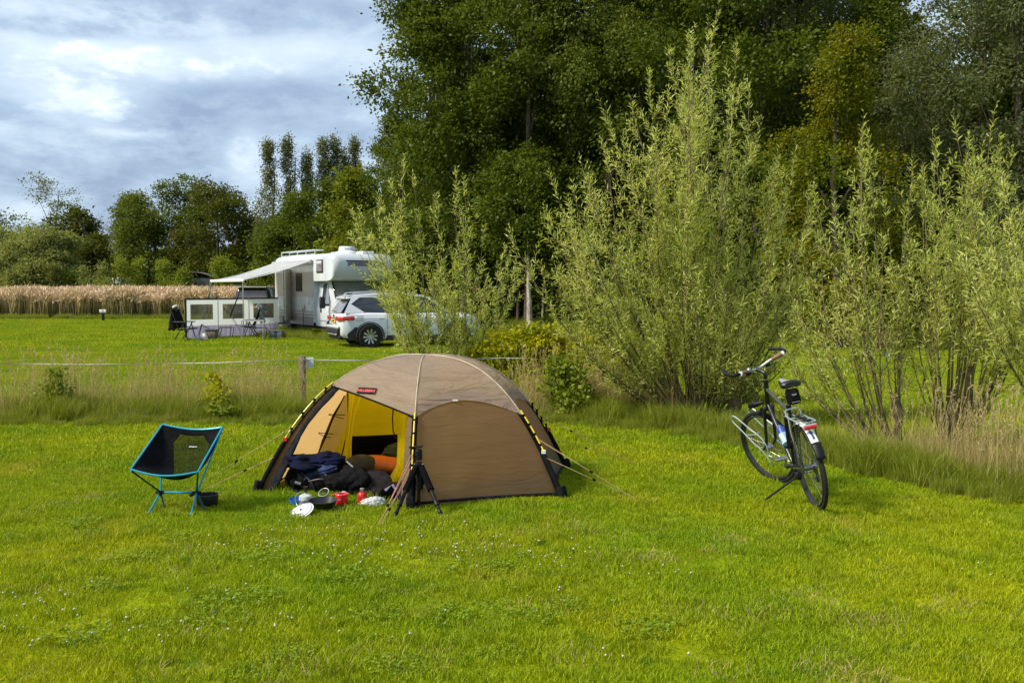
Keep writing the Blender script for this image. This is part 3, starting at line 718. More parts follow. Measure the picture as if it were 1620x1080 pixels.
        tree('field_bush', lab, hz(top - 5, 77) * 1.08, .1, rad, ML_poll if m_ == 0 else leaf_b, 260 + i, at(px, 77 + (i % 3) * .4), nlobe=8, ncl=90, nleaf=34, leaf=.17, wide=.45, tr=.03, group='bushes along the field edge', cat='bush', up=.3, prof=PROF_C, flat=1)
    # wood strip far behind, closing the gaps under the crowns
    rng = np.random.default_rng(18); n = 16000
    P = np.stack([rng.uniform(-58, -4, n), 96 + rng.uniform(0, 6, n), rng.uniform(0, 5.2, n)], 1)
    P[:, 2] *= np.interp(P[:, 0], [-50, -41, -38.5, -37.6, -36, -20, -4], [.9, .9, .62, .62, 1, 1.1, 1.0])
    V, F, v = leaf_arrays(P, rng.normal(0, 1, (n, 3)), rng.normal(0, 1, (n, 3)), .7, .5, rng)
    o = bpy.data.objects.new('far_thicket', np_mesh('far_thicket', V, F, ML_dark, v)); COL.objects.link(o); tag(o, 'distant dark thicket behind the field trees', kind='stuff')
leaf_b = leafmat('leaf_bush', (.14, .20, .018), (.25, .30, .035), tm=.4)
build_far_trees()

# ---- willows with long narrow leaves, built stem by stem
def willow(name, label, base, tips, seed, shoots=34, leaves=26, Ln=.075, W=.013, m=None, sl=(.25, .7), start=.25, bend=.35, root=.22, posts=(), stem_r=.016, cat='willow bush', nobare=None, dens=1.0):
    rng = np.random.default_rng(seed); base = Vector(base)
    o = thing(name, label, cat, base); wood = MB(); Ls = []
    rgp = random.Random(seed)
    for ti, tip in enumerate(tips):
        a = rng.random() * 6.28; p0 = Vector((math.cos(a), math.sin(a), 0)) * root * rng.random()
        p0.z = -.02; q = Vector(tip) - base
        d = q - p0; hor = Vector((d.x, d.y, 0)); n = 12; path = []
        wob = Vector((rng.normal(0, .03), rng.normal(0, .03), 0)) * d.length
        for i in range(n + 1):
            t = i / n
            # bows outward low down and turns up at the top
            h = hor * (t ** (1 - bend * .8)); z = d.z * (t ** (1 + bend * .35))
            path.append(p0 + h + Vector((0, 0, z)) + wob * math.sin(t * 3.1))
        ln = d.length; r0 = stem_r * (ln / 3) ** .5 * rng.uniform(.7, 1.3)
        wood.tube(path, [r0 * (1 - .85 * i / n) for i in range(n + 1)], 5)
        PA = np.array([tuple(p) for p in path])
        k = max(6, int(shoots * dens * ln / 3.2)); ts = np.sort(rng.uniform(start, 1.0, k)); ts[-3:] = (.96, .985, 1.0)
        for t in ts:
            x = t * n; i = min(n - 1, int(x)); f = x - i; p = PA[i] * (1 - f) + PA[i + 1] * f; ax = PA[i + 1] - PA[i]; ax /= np.linalg.norm(ax)
            if p[2] < .3 and rng.random() < .7: continue
            az = rng.random() * 6.28; u = np.cross(ax, [0.3, .2, 1.0]); u /= max(np.linalg.norm(u), 1e-6); w = np.cross(ax, u)
            side = u * math.cos(az) + w * math.sin(az); ang = rng.uniform(.45, .95) if t < .95 else .15
            sd_ = ax * math.cos(ang) + side * math.sin(ang) + np.array([0, 0, .25]); sd_ /= np.linalg.norm(sd_)
            L_ = rng.uniform(*sl) * (1.15 - .62 * t) * (1.0 if t < .9 else .8)
            nl = max(6, int(leaves * L_ / .45 * dens)); s = np.sort(rng.random(nl)); s[-1] = 1
            up_c = np.array([0, 0, .16 * L_]) * (s ** 2)[:, None]
            P = p + sd_ * (L_ * s)[:, None] + up_c + rng.normal(0, .006, (nl, 3))
            ang2 = np.arange(nl) * 2.4 + rng.random(); uu = np.cross(sd_, [0, .3, 1.]); uu /= max(np.linalg.norm(uu), 1e-6); ww = np.cross(sd_, uu)
            sp = uu * np.cos(ang2)[:, None] + ww * np.sin(ang2)[:, None]
            D = unit(sd_ * 1.0 + sp * .95 + np.array([0, 0, .12]) + rng.normal(0, .18, (nl, 3)))
            Ls.append(leaf_arrays(P, D, rng.normal(0, .5, (nl, 3)) + np.array([0, 0, .7]), Ln * rng.uniform(.6, 1.2, nl) * (1 - .35 * (s > .9)), W, rng, fold=.05, bend=.12, mid=.42))
            e = p + sd_ * L_ + np.array([0, 0, .16 * L_]); wood.tube([p, (p + e) / 2 - np.array([0, 0, .01]), e], [.0035, .0028, .0012], 3, cap=False)
    V, F, v = cat_arrays(Ls)
    c = bpy.data.objects.new('crown', np_mesh('crown', V, F, m or ML_willow, v)); COL.objects.link(c); c.parent = o
    for (x, y, h, r) in posts:
        b = MB(); pts = [Vector((x + rgp.uniform(-.02, .02), y, -.05 + h * i / 5)) for i in range(6)]; b.tube(pts, [r * rgp.uniform(.85, 1.15) * (1.3 if i == 0 else 1) for i in range(6)], 9)
        b.build('trunk', M_twig if r < .1 else M_bark, o)
    wood.build('stems', M_twig, o, sharp=80)
    return o, len(F)
def tips_px(L, Y): return [A(px, py, Y + dy) for px, py, dy in L]
tot = 0
def build_willows():
    global tot
    rg = random.Random(12)
    def fill(L, n, dy, jx, jy):
        out = list(L)
        for i in range(n):
            a = rg.choice(L); out.append((a[0] + rg.gauss(0, jx), a[1] + abs(rg.gauss(0, jy)) + 6, rg.uniform(-dy, dy)))
        return out
    YA = 15.4
    LA = [(640, 268, 0), (655, 290, .2), (600, 330, .3), (570, 345, -.2), (620, 300, 0), (722, 290, 0), (735, 300, .3), (690, 320, 0), (742, 375, 0), (765, 380, .2), (795, 410, -.1), (812, 440, 0),
          (590, 385, -.3), (660, 350, 0), (700, 390, -.3), (770, 450, -.3), (640, 420, -.5), (690, 450, -.5), (800, 500, 0), (610, 440, -.3), (740, 480, -.5), (660, 490, -.6), (560, 385, 0)]
    LA = fill(LA, 10, .6, 22, 40)
    o, n = willow('willow_bush', 'slender young willow bush standing behind the tent in front of the white car', at(706, YA), tips_px(LA, YA), 301, shoots=32, leaves=26, Ln=.10, W=.0145, start=.30, sl=(.2, .55), dens=1.0, stem_r=.013); tot += n
    YB = 13.0
    LB = [(1135, 32, 0), (1120, 60, .2), (1165, 90, -.2), (1090, 70, .1), (1060, 95, 0), (1185, 150, .1), (1025, 140, 0), (1000, 175, .2), (960, 195, -.1), (955, 240, .1), (1200, 215, 0), (880, 305, 0), (905, 340, .2),
          (930, 290, -.3), (870, 350, .1), (1225, 270, .2), (1255, 265, 0), (1280, 320, 0), (1300, 350, .1), (895, 400, 0), (910, 460, 0), (885, 430, .1), (1240, 350, -.3), (1150, 200, .4), (1080, 180, -.4), (1040, 230, -.5), (1110, 140, .5)]
    LB = fill(LB, 20, 1.0, 24, 60)
    LB += [(1290, 430, 0), (1310, 480, -.2), (900, 520, 0), (880, 500, .3), (1000, 420, -1.0), (1080, 400, -1.1), (1150, 430, -1.0), (1220, 440, -.8), (960, 500, -.8), (1040, 520, -.9), (1190, 520, -.8), (1270, 540, -.3), (930, 560, -.3), (1120, 530, -1.0)]
    o, n = willow('willow_bush', 'tallest willow, a many-stemmed bush with pointed silvery top behind the bicycle', G(1105, 664), tips_px(LB, YB), 302, shoots=31, leaves=20, Ln=.09, W=.0135, start=.2, sl=(.25, .75), root=.2, posts=((-.02, 0, .62, .075), (-.12, .05, .5, .06)), stem_r=.018, dens=1.12); tot += n
    YC = 11.0
    LC = [(1365, 208, 0), (1375, 230, .1), (1445, 265, .1), (1320, 335, 0), (1290, 320, .1), (1350, 340, -.2), (1400, 330, 0), (1270, 400, 0), (1300, 400, -.3), (1340, 420, -.3), (1385, 420, 0), (1250, 440, .2), (1260, 500, 0), (1430, 350, .3), (1240, 540, .1), (1290, 520, -.4), (1330, 520, -.4), (1440, 430, -.2), (1225, 470, .2), (1235, 570, .1)]
    LC = fill(LC, 5, .6, 22, 50)
    o, n = willow('willow_bush', 'airy yellow-green willow bush right of the bicycle, its tallest thin shoot bending left', G(1418, 716), tips_px(LC, YC), 303, shoots=30, leaves=22, Ln=.085, W=.01285, start=.34, sl=(.2, .5), root=.12, posts=((.0, 0, .62, .04),), stem_r=.014, dens=1.0); tot += n
    YD = 11.0
    LD = [(1568, 205, 0), (1510, 210, .1), (1530, 230, 0), (1480, 250, 0), (1460, 285, .2), (1600, 255, 0), (1625, 290, .1), (1550, 270, -.3), (1500, 310, -.3), (1460, 350, 0), (1440, 400, 0), (1580, 330, -.3), (1620, 370, 0), (1640, 300, 0), (1520, 390, -.5), (1480, 430, -.4), (1450, 480, -.3), (1560, 420, -.5), (1610, 450, -.3), (1540, 250, .4), (1590, 400, .4), (1645, 430, 0), (1430, 520, -.2), (1600, 560, 0), (1580, 240, .2)]
    LD = fill(LD, 10, .6, 24, 50)
    o, n = willow('willow_bush', 'willow bush with a dark forked base near the right edge, beside a dead stump', G(1502, 712), tips_px(LD, YD), 304, shoots=30, leaves=22, Ln=.085, W=.0128, start=.42, sl=(.22, .6), root=.1, posts=((.02, 0, .72, .055), (.24, .1, .95, .05)), stem_r=.015, dens=1.05); tot += n
    YE = 9.6
    LE = [(1612, 350, 0), (1590, 300, 0), (1560, 360, 0), (1620, 400, .1), (1600, 440, 0), (1570, 470, .1), (1640, 350, 0), (1620, 520, 0), (1600, 380, -.3), (1650, 420, 0), (1545, 400, .2), (1660, 300, .2)]
    LE = fill(LE, 8, .5, 22, 40)
    o, n = willow('willow_bush', 'willow leaning in from beyond the right edge of the photo', Vector((5.9, 9.9, 0)), tips_px(LE, YE), 305, shoots=30, leaves=24, Ln=.09, W=.0135, start=.4, sl=(.22, .5), root=.1, stem_r=.015); tot += n
    # small sprouting stub behind the bicycle handlebar
    LF = [(1160, 560, 0), (1185, 555, .1), (1200, 540, 0), (1150, 590, 0), (1225, 560, .1), (1235, 600, 0), (1175, 575, -.1), (1255, 500, .2), (1140, 575, .1)]
    o, n = willow('willow_stub', 'short thick willow stub with a few bare dark shoots behind the handlebar', G(1163, 672), tips_px(LF, 12.6), 306, shoots=8, leaves=9, Ln=.08, W=.012, start=.45, sl=(.15, .4), posts=((0, 0, .38, .075),), root=.04, stem_r=.022); tot += n
    LG = [(1240, 560, 0), (1262, 520, 0), (1210, 600, 0), (1290, 590, 0), (1300, 640, .1), (1235, 640, 0)]
    o, n = willow('willow_sapling', 'thin willow sapling in the grass between the bicycle and the airy willow', G(1275, 700), tips_px(LG, 11.6), 307, shoots=16, leaves=11, Ln=.07, W=.011, start=.3, sl=(.15, .4), stem_r=.009); tot += n
build_willows()
print('willow leaves', tot)

def build_shrubs():
    # broad-leaved hedge shrubs behind the fence tape
    for i, (px, Y, top, rad, m, lab) in enumerate([(825, 15.4, 530, .66, ML_hedge, 'yellow-green broad-leaved shrub at the left end of the low hedge'), (893, 15.2, 522, .66, ML_hedge, 'taller yellow-topped shrub in the middle of the low hedge'), (955, 15.1, 532, .62, ML_hedge, 'yellow-green hedge shrub beside the big willow'),
                                       (1010, 15.4, 540, .5, ML_hedge, 'hedge shrub half hidden by the big willow, left of its stems'), (1160, 15.4, 520, .5, leaf_b, 'dark leafed shrub behind the big willow base')]):
        tree('hedge_shrub', lab, hz(top, Y) * 1.03, .05, rad, m, 400 + i, at(px, Y), nlobe=16, ncl=240, nleaf=34, leaf=.075, tr=.02, csize=.18, lobe=.42, group='hedge shrubs', cat='shrub', wide=.55, up=.5, prof=(.8, 1, 1, 1, 1, .9, .7))
    tree('young_shrub', 'young leafy green shrub with one tall stem in the verge behind the tent guylines', hz(566, 13.4), .05, .36, leaf_b, 420, at(896, 13.4), nlobe=10, ncl=120, nleaf=18, leaf=.07, tr=.014, csize=.15, lobe=.5, cat='shrub', prof=(1, 1, .9, .6, .5, .4))
    tree('verge_weed', 'bushy green weed in the long grass at far left', hz(588, 13.5), .05, .22, leaf_b, 421, at(88, 13.5), nlobe=7, ncl=90, nleaf=16, leaf=.055, tr=.008, csize=.13, lobe=.5, cat='plant', prof=(1, 1, .8, .5))
    tree('verge_weed', 'slim yellowing plant in the long grass above the camping chair', hz(592, 13.6), .12, .15, ML_hedge, 422, at(338, 13.6), nlobe=5, ncl=18, nleaf=12, leaf=.10, tr=.007, csize=.11, lobe=.55, cat='plant', prof=(.6, 1, .8, .5))
    tree('verge_weed', 'low dark green plant at the foot of the yellowing plant', .28, .02, .22, leaf_b, 423, at(352, 13.2), nlobe=5, ncl=16, nleaf=12, leaf=.09, tr=.006, csize=.1, cat='plant', prof=(1, 1, .8))
build_shrubs()
# ---------------------------------------------------------------- tent
from mathutils import noise as mnoise
def fabric(name, col, tcol, tmix, rough=.6, wr=.5, wscale=5, alpha=None):
    "woven nylon: wrinkle bump, translucent"
    m = bpy.data.materials.new(name); m.use_nodes = True; nt = m.node_tree; nt.nodes.clear(); N = nt.nodes.new; L = nt.links.new
    out = N('ShaderNodeOutputMaterial'); b = N('ShaderNodeBsdfPrincipled'); b.inputs['Roughness'].default_value = rough
    b.inputs['Specular IOR Level'].default_value = .35; b.inputs['Sheen Weight'].default_value = .15
    tc = N('ShaderNodeTexCoord'); mp = N('ShaderNodeMapping'); mp.inputs['Scale'].default_value = (.5, .5, 2.6); L(tc.outputs['Object'], mp.inputs[0])
    n = N('ShaderNodeTexNoise'); n.inputs['Scale'].default_value = wscale; n.inputs['Detail'].default_value = 7; n.inputs['Distortion'].default_value = 1.3; L(mp.outputs[0], n.inputs[0])
    n2 = N('ShaderNodeTexNoise'); n2.inputs['Scale'].default_value = 1.4; n2.inputs['Detail'].default_value = 3; L(tc.outputs['Object'], n2.inputs[0])
    bp = N('ShaderNodeBump'); bp.inputs['Strength'].default_value = wr; bp.inputs['Distance'].default_value = .05; L(n.outputs[0], bp.inputs['Height']); L(bp.outputs[0], b.inputs['Normal'])
    mx = N('ShaderNodeMix'); mx.data_type = 'RGBA'; L(n2.outputs[0], mx.inputs[0]); mx.inputs[6].default_value = (*[c * .85 for c in col], 1); mx.inputs[7].default_value = (*[min(1, c * 1.15) for c in col], 1)
    L(mx.outputs[2], b.inputs['Base Color'])
    t = N('ShaderNodeBsdfTranslucent'); t.inputs[0].default_value = (*tcol, 1); L(bp.outputs[0], t.inputs['Normal'])
    ms = N('ShaderNodeMixShader'); ms.inputs[0].default_value = tmix; L(b.outputs[0], ms.inputs[1]); L(t.outputs[0], ms.inputs[2]); sh = ms.outputs[0]
    if alpha is not None:
        tr = N('ShaderNodeBsdfTransparent'); m2 = N('ShaderNodeMixShader'); m2.inputs[0].default_value = 1 - alpha; L(sh, m2.inputs[1]); L(tr.outputs[0], m2.inputs[2]); sh = m2.outputs[0]
    L(sh, out.inputs[0]); return m
F_cap_lit = fabric('tent_fabric_lit_top', (.35, .275, .22), (.85, .68, .45), .50, .55, 1.0, 5)  # same cloth as the walls, sky light on the top painted in as paler colour
F_wall_shaded = fabric('tent_fabric_shaded_wall', (.125, .086, .042), (.74, .47, .18), .46, .6, .28, 4)  # same cloth as the roof, shade of the upright walls put into the colour
F_yel = fabric('inner_tent_yellow', (.95, .70, .006), (1.0, .95, .02), .78, .6, .25, 7)
F_pale = fabric('pale_vent_fabric', (.62, .50, .20), (.9, .75, .3), .5, .6, .2, 7)
M_black = mat('black_webbing', (.006, .006, .007), .85, var=.2, spec=.15)
M_zip = mat('dark_zip_flap', (.011, .011, .015), .85, spec=.15, var=.3, scale=20, bump=.5, bscale=30)
M_poleY = mat('yellow_pole', (.85, .58, .02), .3, var=.05)
M_red = mat('red_fabric', (.55, .02, .02), .6)
M_guy = mat('guy_cord', (.40, .27, .10), .7, var=.2, scale=60)
M_guyp = mat('pink_guy_cord', (.55, .26, .20), .7, var=.2, scale=60)
M_seam = mat('seam', (.46, .37, .29), .6)
M_white = mat('white_plastic', (.8, .8, .78), .4, var=.04)
M_steel = mat('steel', (.55, .56, .57), .28, metal=1.0, var=.08)

TC = Vector((-.80, 9.27, 0)); TH = 1.115
def ft(px, py): p = G(px, py); return Vector((p.x, p.y, 0))
TF = [ft(412, 778), ft(650, 804), ft(886, 787), ft(893, 742)]
TF += [TC * 2 - TF[1], TC * 2 - TF[2]]
def pole_pt(i, r, off=0.0):
    f = TF[i % 6] - TC; p = TC + f * r; p.z = TH * (1 - abs(r) ** 2.75)
    if off:
        n = Vector((f.x, f.y, 0)).normalized(); s = 2.75 * TH / f.length * max(r, .02) ** 1.75
        p += Vector((n.x * s, n.y * s, 1)).normalized() * off
    return p
def dome(i, u, r, off=0.0, sag=.045, sc=1.0):
    a = pole_pt(i, r); b = pole_pt(i + 1, r); p = a.lerp(b, u)
    m = (TF[i % 6] + TF[(i + 1) % 6]) / 2 - TC; n = Vector((m.x, m.y, 0)).normalized()
    w = math.sin(math.pi * u)
    p -= n * sag * w * (r ** 1.2); p.z += .012 * w * (1 - r)
    if off:
        s = 2.75 * TH / m.length * max(r, .02) ** 1.75; p += Vector((n.x * s, n.y * s, 1)).normalized() * off
    if sc != 1.0: p = TC + (p - TC) * sc
    return p
RC = [.575, .715, .725, .73, .70, .60]
def rcap(i, u):
    dip = [.0, .075, .05, .07, .07, .05][i % 6]
    return RC[i % 6] * (1 - u) + RC[(i + 1) % 6] * u - dip * math.sin(math.pi * u) ** .8
def wob(p, s, a): return Vector((mnoise.noise(p * s), mnoise.noise(p * s + Vector((9, 3, 1))), mnoise.noise(p * s + Vector((2, 7, 5))))) * a
def build_tent():
    T = thing('dome_tent', 'taupe dome tent with shade-toned walls and open yellow inner, pitched on the lawn', 'tent', (TC.x, TC.y, 0))
    cap = MB()
    for i in range(6): cap.grid(lambda u, v, i=i: (lambda p: p + wob(p, 6, .008) + wob(Vector((p.x * 2, p.y * 2, p.z * 16)), 1, .007))(dome(i, u, max(.001, rcap(i, u) * (1 - v)), .016)), 18, 16)
    cap.build('roof_cover', F_cap_lit, T, world=True, sharp=60)
    names = {1: 'right_front_panel', 2: 'right_end_panel', 3: 'rear_panel', 4: 'rear_panel', 5: 'left_end_panel'}
    for i in range(1, 6):
        w = MB(); w.grid(lambda u, v, i=i: (lambda p: p + (wob(p, 5, .010) + wob(Vector((p.x * 2, p.y * 2, p.z * 11)), 1, .003)) * (1 if v < .97 else 0))(dome(i, u, 1 - v * (1 - rcap(i, u) + .06))), 22, 18)
        w.build('wall_panel', F_wall_shaded, T, world=True, sharp=60)
        h = MB(); h.tube([dome(i, k / 20, .995) + Vector((0, 0, .02)) for k in range(21)], .012, 6); h.build('hem', M_zip, T, world=True)
    # open entrance: narrow strip by the left pole, dark zip flap, strip by the front pole
    w = MB(); w.grid(lambda u, v: dome(0, u * .04, 1 - v * .45), 3, 18); w.build('door_edge_panel', F_wall_shaded, T, world=True)
    w = MB(); w.grid(lambda u, v: dome(0, .04 + (.05 + .012 * math.sin(v * 9)) * u, 1 - v * .42, .006) + wob(Vector((v * 9, u, 0)), 2.2, .006), 4, 26); w.build('rolled_door_flap', M_zip, T, world=True, thick=.012)
    w = MB(); w.grid(lambda u, v: dome(0, .93 + u * .07, 1 - v * .32), 3, 16); w.build('door_edge_panel', F_wall_shaded, T, world=True)
    w = MB(); w.tube([dome(0, u / 16, rcap(0, u / 16), .02) for u in range(17)], .008, 6); w.build('roof_edge_binding', M_black, T, world=True)
    # dark lower door cloth lying at right of the entrance
    w = MB(); w.grid(lambda u, v: Vector(A(606 + 50 * u, 754 + 22 * u, 8.9 - .75 * u)).lerp(Vector((-1.28 + .52 * u, 8.42 - .38 * u, .02)), v) + wob(Vector((u * 4, v * 4, 1)), 2, .015), 12, 8)
    w.build('door_threshold', M_zip, T, world=True, thick=.004)
    # poles, sleeves, clips
    lims = [(.56, .84), (.70, .92), (.71, .87), (.72, .86), (.7, .85), (.6, .85)]
    for i in range(6):
        a, b = lims[i]
        pl = MB(); pl.tube([pole_pt(i, a + (b - a) * k / 12, .035) for k in range(13)], .0065, 7); pl.build('pole', M_poleY, T, world=True)
        sl = MB(); sl.tube([pole_pt(i, b + (1.0 - b) * k / 8, .022) for k in range(9)], [.014] + [.020] * 7 + [.026], 8); sl.build('pole_sleeve', M_black, T, world=True)
        st = MB(); f = (TF[i] - TC).normalized(); side = Vector((-f.y, f.x, 0))
        rs = [1 - (1 - a) * k / 20 for k in range(21)]
        vs = []
        for r in rs: p = pole_pt(i, r, .006); wd = .024 if r < b else .034; vs += [p - side * wd, p + side * wd]
        st.add(vs, [(2 * k, 2 * k + 1, 2 * k + 3, 2 * k + 2) for k in range(20)]); st.build('webbing', M_black, T, world=True, thick=.004)
        for k in range(4):
            r = a + (b - a) * (k + .6) / 4.2; p = pole_pt(i, r, .034); q = pole_pt(i, r + .02, .004); c = MB()
            c.box(p, (.022, .022, .020)); c.tube([p, (p + q) / 2 + side * .02, q], .006, 5); c.tube([p, (p + q) / 2 - side * .02, q], .006, 5); c.build('clip', M_black, T, world=True)
        sm = MB(); sm.tube([pole_pt(i, RC[i] * (1 - k / 16), .022) for k in range(17)], .0055, 6); sm.build('seam', M_seam, T, world=True)
        ft_ = MB(); p = pole_pt(i, 1.0); ft_.box(p + f * .02 + Vector((0, 0, .045)), (.07, .07, .11), rot=Matrix.Rotation(math.atan2(f.y, f.x), 3, 'Z') @ Matrix.Rotation(-.25, 3, 'Y'), bev=.012); ft_.build('foot_pocket', M_black, T, world=True)
        tb = MB(); p = pole_pt(i, b, .03); tb.box(p, (.035, .035, .03)); tb.build('sleeve_end', M_red if i in (0, 3) else M_white, T, world=True)
    # small vent tab at the middle of the front right roof edge
    tb = MB(); p = dome(1, .42, rcap(1, .42), .02); tb.box(p, (.045, .012, .012)); tb.build('vent_tab', M_white, T, world=True)
    # label
    def frame(i, u, r, off):
        p = dome(i, u, r, off); du = (dome(i, u + .02, r, off) - p).normalized(); dr = (dome(i, u, r - .02, off) - p).normalized()
        n = du.cross(dr).normalized(); up = n.cross(du); M = Matrix((du, up, n)).transposed().to_4x4(); M.translation = p; return M
    M = Matrix.Translation(-TC) @ frame(0, .44, rcap(0, .44) - .036, .026)
    lb = MB(); lb.box((0, 0, 0), (.185, .062, .003)); lb.xform(M); L_ = lb.build('brand_label', M_black, T)
    text('label_lettering', 'HILLEBERG', .036, mat('label_red', (.75, .03, .025), .5), L_, M @ Matrix.Translation((0, -.003, .0035)), .0009)
    # inner tent
    P0 = Vector((-1.0, 9.02, 0)); nn = Vector((-.447, -.894, 0))
    def pp(L, d=0.0): return [on_plane(x, y, P0 + nn * d, nn) for x, y in L]
    def sheet(name, L, m, d=0.0, par=None):
        q = pp(L, d); b = MB(); b.add(q, [tuple(range(len(q)))]); return b.build(name, m, par or IT, world=True, smooth=False)
    IT = T
    sh = MB()
    for i in (2, 3, 4): sh.grid(lambda u, v, i=i: dome(i, u, .965 * (1 - v * .96), -.03) , 14, 18)
    sh.grid(lambda u, v: dome(1, .30 + .70 * u, .95 * (1 - v * .96), -.04), 12, 18)
    I = sh.build('inner_tent', F_yel, T, world=True, sharp=60)
    tub = MB()
    for i in (2, 3, 4): tub.grid(lambda u, v, i=i: dome(i, u, .985 - .085 * v, -.05) , 14, 4)
    fl = [pole_pt(i, .95) for i in (2, 3, 4, 5)] + pp([(505, 757), (600, 757), (650, 757)])
    fl = [Vector((p.x, p.y, .055)) for p in fl]; 
    tub.add(fl, [tuple(range(len(fl)))]); tub.build('groundsheet', M_black, T, world=True, thick=.003)
    sheet('vent_panel', [(553, 612), (545, 628), (520, 680), (492, 746), (514, 748), (535, 703), (549, 668)], F_pale, .02)
    sheet('door_panel', [(549, 660), (534, 700), (511, 750), (545, 752), (553, 742), (553, 640)], F_yel, .0)
    # hanging tied-back inner doors
    dl = MB(); dl.grid(lambda u, v: on_plane(551 + (26 * (1 - v) ** 3 + 5) * u - 9 * v * v * (1 - u), 610 + v * (118 if u > .4 else 112), P0 + nn * (.05 + .03 * math.sin(u * 9)), nn), 8, 14)
    dl.build('door_curtain', F_yel, T, world=True)
    dr = MB(); dr.grid(lambda u, v: on_plane(624 + 30 * u + (1 - u) * (5 * math.sin(v * 3.1) - 14 * max(0, v - .82) / .18), 618 + v * (145 - 3 * u), P0 + nn * (.05 + .02 * math.sin(u * 8)), nn), 10, 16)
    dr.build('door_curtain', F_yel, T, world=True)
    for L in ([(550, 612), (551, 660), (548, 690), (540, 722), (534, 738)], [(545, 626), (528, 658), (516, 690), (503, 718), (494, 742)], [(623, 634), (621, 662), (622, 682), (627, 694)]):
        wl = MB(); wl.tube([on_plane(x, y, P0 + nn * .06, nn) for x, y in L], .006, 5); wl.build('zip', M_black, T, world=True)
    for L in ([(519, 655), (535, 656), (545, 656)], [(519, 656), (532, 659), (543, 662)], [(503, 684), (518, 686), (526, 686)], [(503, 685), (514, 691), (522, 692)]):
        wl = MB(); wl.tube([on_plane(x + 1, y, P0 + nn * .07, nn) for x, y in L], .0035, 4); wl.build('tie', M_black, T, world=True)
    th = MB(); th.grid(lambda u, v: on_plane(505 + 147 * u, 757 + 2 * u - 7 * (1 - v), P0 + nn * .02, nn), 10, 2); th.build('bathtub_edge', M_black, T, world=True, thick=.003)
    # guy lines
    def guy(a, b, lab, m, runner=.55, dbl=True):
        o = thing('guy_line', lab, 'guy line', b, 0, 'guy lines of the tent'); a = Vector(a); b = Vector(b); c = MB(); s = (b - a).cross(Vector((0, 0, 1))).normalized() * .006
        k = a.lerp(b, runner)
        if dbl: c.tube([a + s * 2, k], .0024, 5); c.tube([a - s * 2, k], .0024, 5); c.tube([k, b], .0024, 5)
        else: c.tube([a, b], .0024, 5)
        c.build('cord', m, o, world=True); r = MB(); r.box(k, (.03, .018, .016), rot=(b - a).to_track_quat('X', 'Z').to_matrix(), bev=.004); r.build('runner', M_black, o, world=True)
        g = MB(); g.tube([b + Vector((0, 0, .03)), b - Vector((0, 0, .08))], .004, 5); g.build('peg', M_steel, o, world=True)
    guy(pole_pt(2, .83, .04), G(1015, 795), 'guy line from the upper right pole to the peg far right of the tent', M_guy, .52)
    guy(pole_pt(2, .89, .03), G(1002, 787), 'lower guy line from the right pole, running just under the upper one', M_guy, .55)
    guy(pole_pt(3, .80, .04), G(1012, 738), 'guy line from the rear right pole crossing the verge grass', M_guyp, .3)
    guy(pole_pt(3, .90, .03), G(1000, 728), 'short low guy line behind the right end of the tent', M_guy, .4)
    guy(pole_pt(0, .80, .04), G(285, 783), 'upper guy line from the left pole passing behind the camping chair', M_guy, .5)
    guy(pole_pt(0, .90, .03), G(318, 776), 'lower guy line from the left pole ending behind the black pot', M_guyp, .4)
    guy(pole_pt(1, .86, .05), G(597, 833), 'pink front guy line left of the tripod, upper strand pair', M_guyp, .72)
    guy(pole_pt(1, .90, .05), G(601, 833), 'pink front guy line left of the tripod, lower strand pair', M_guyp, .72)
build_tent()
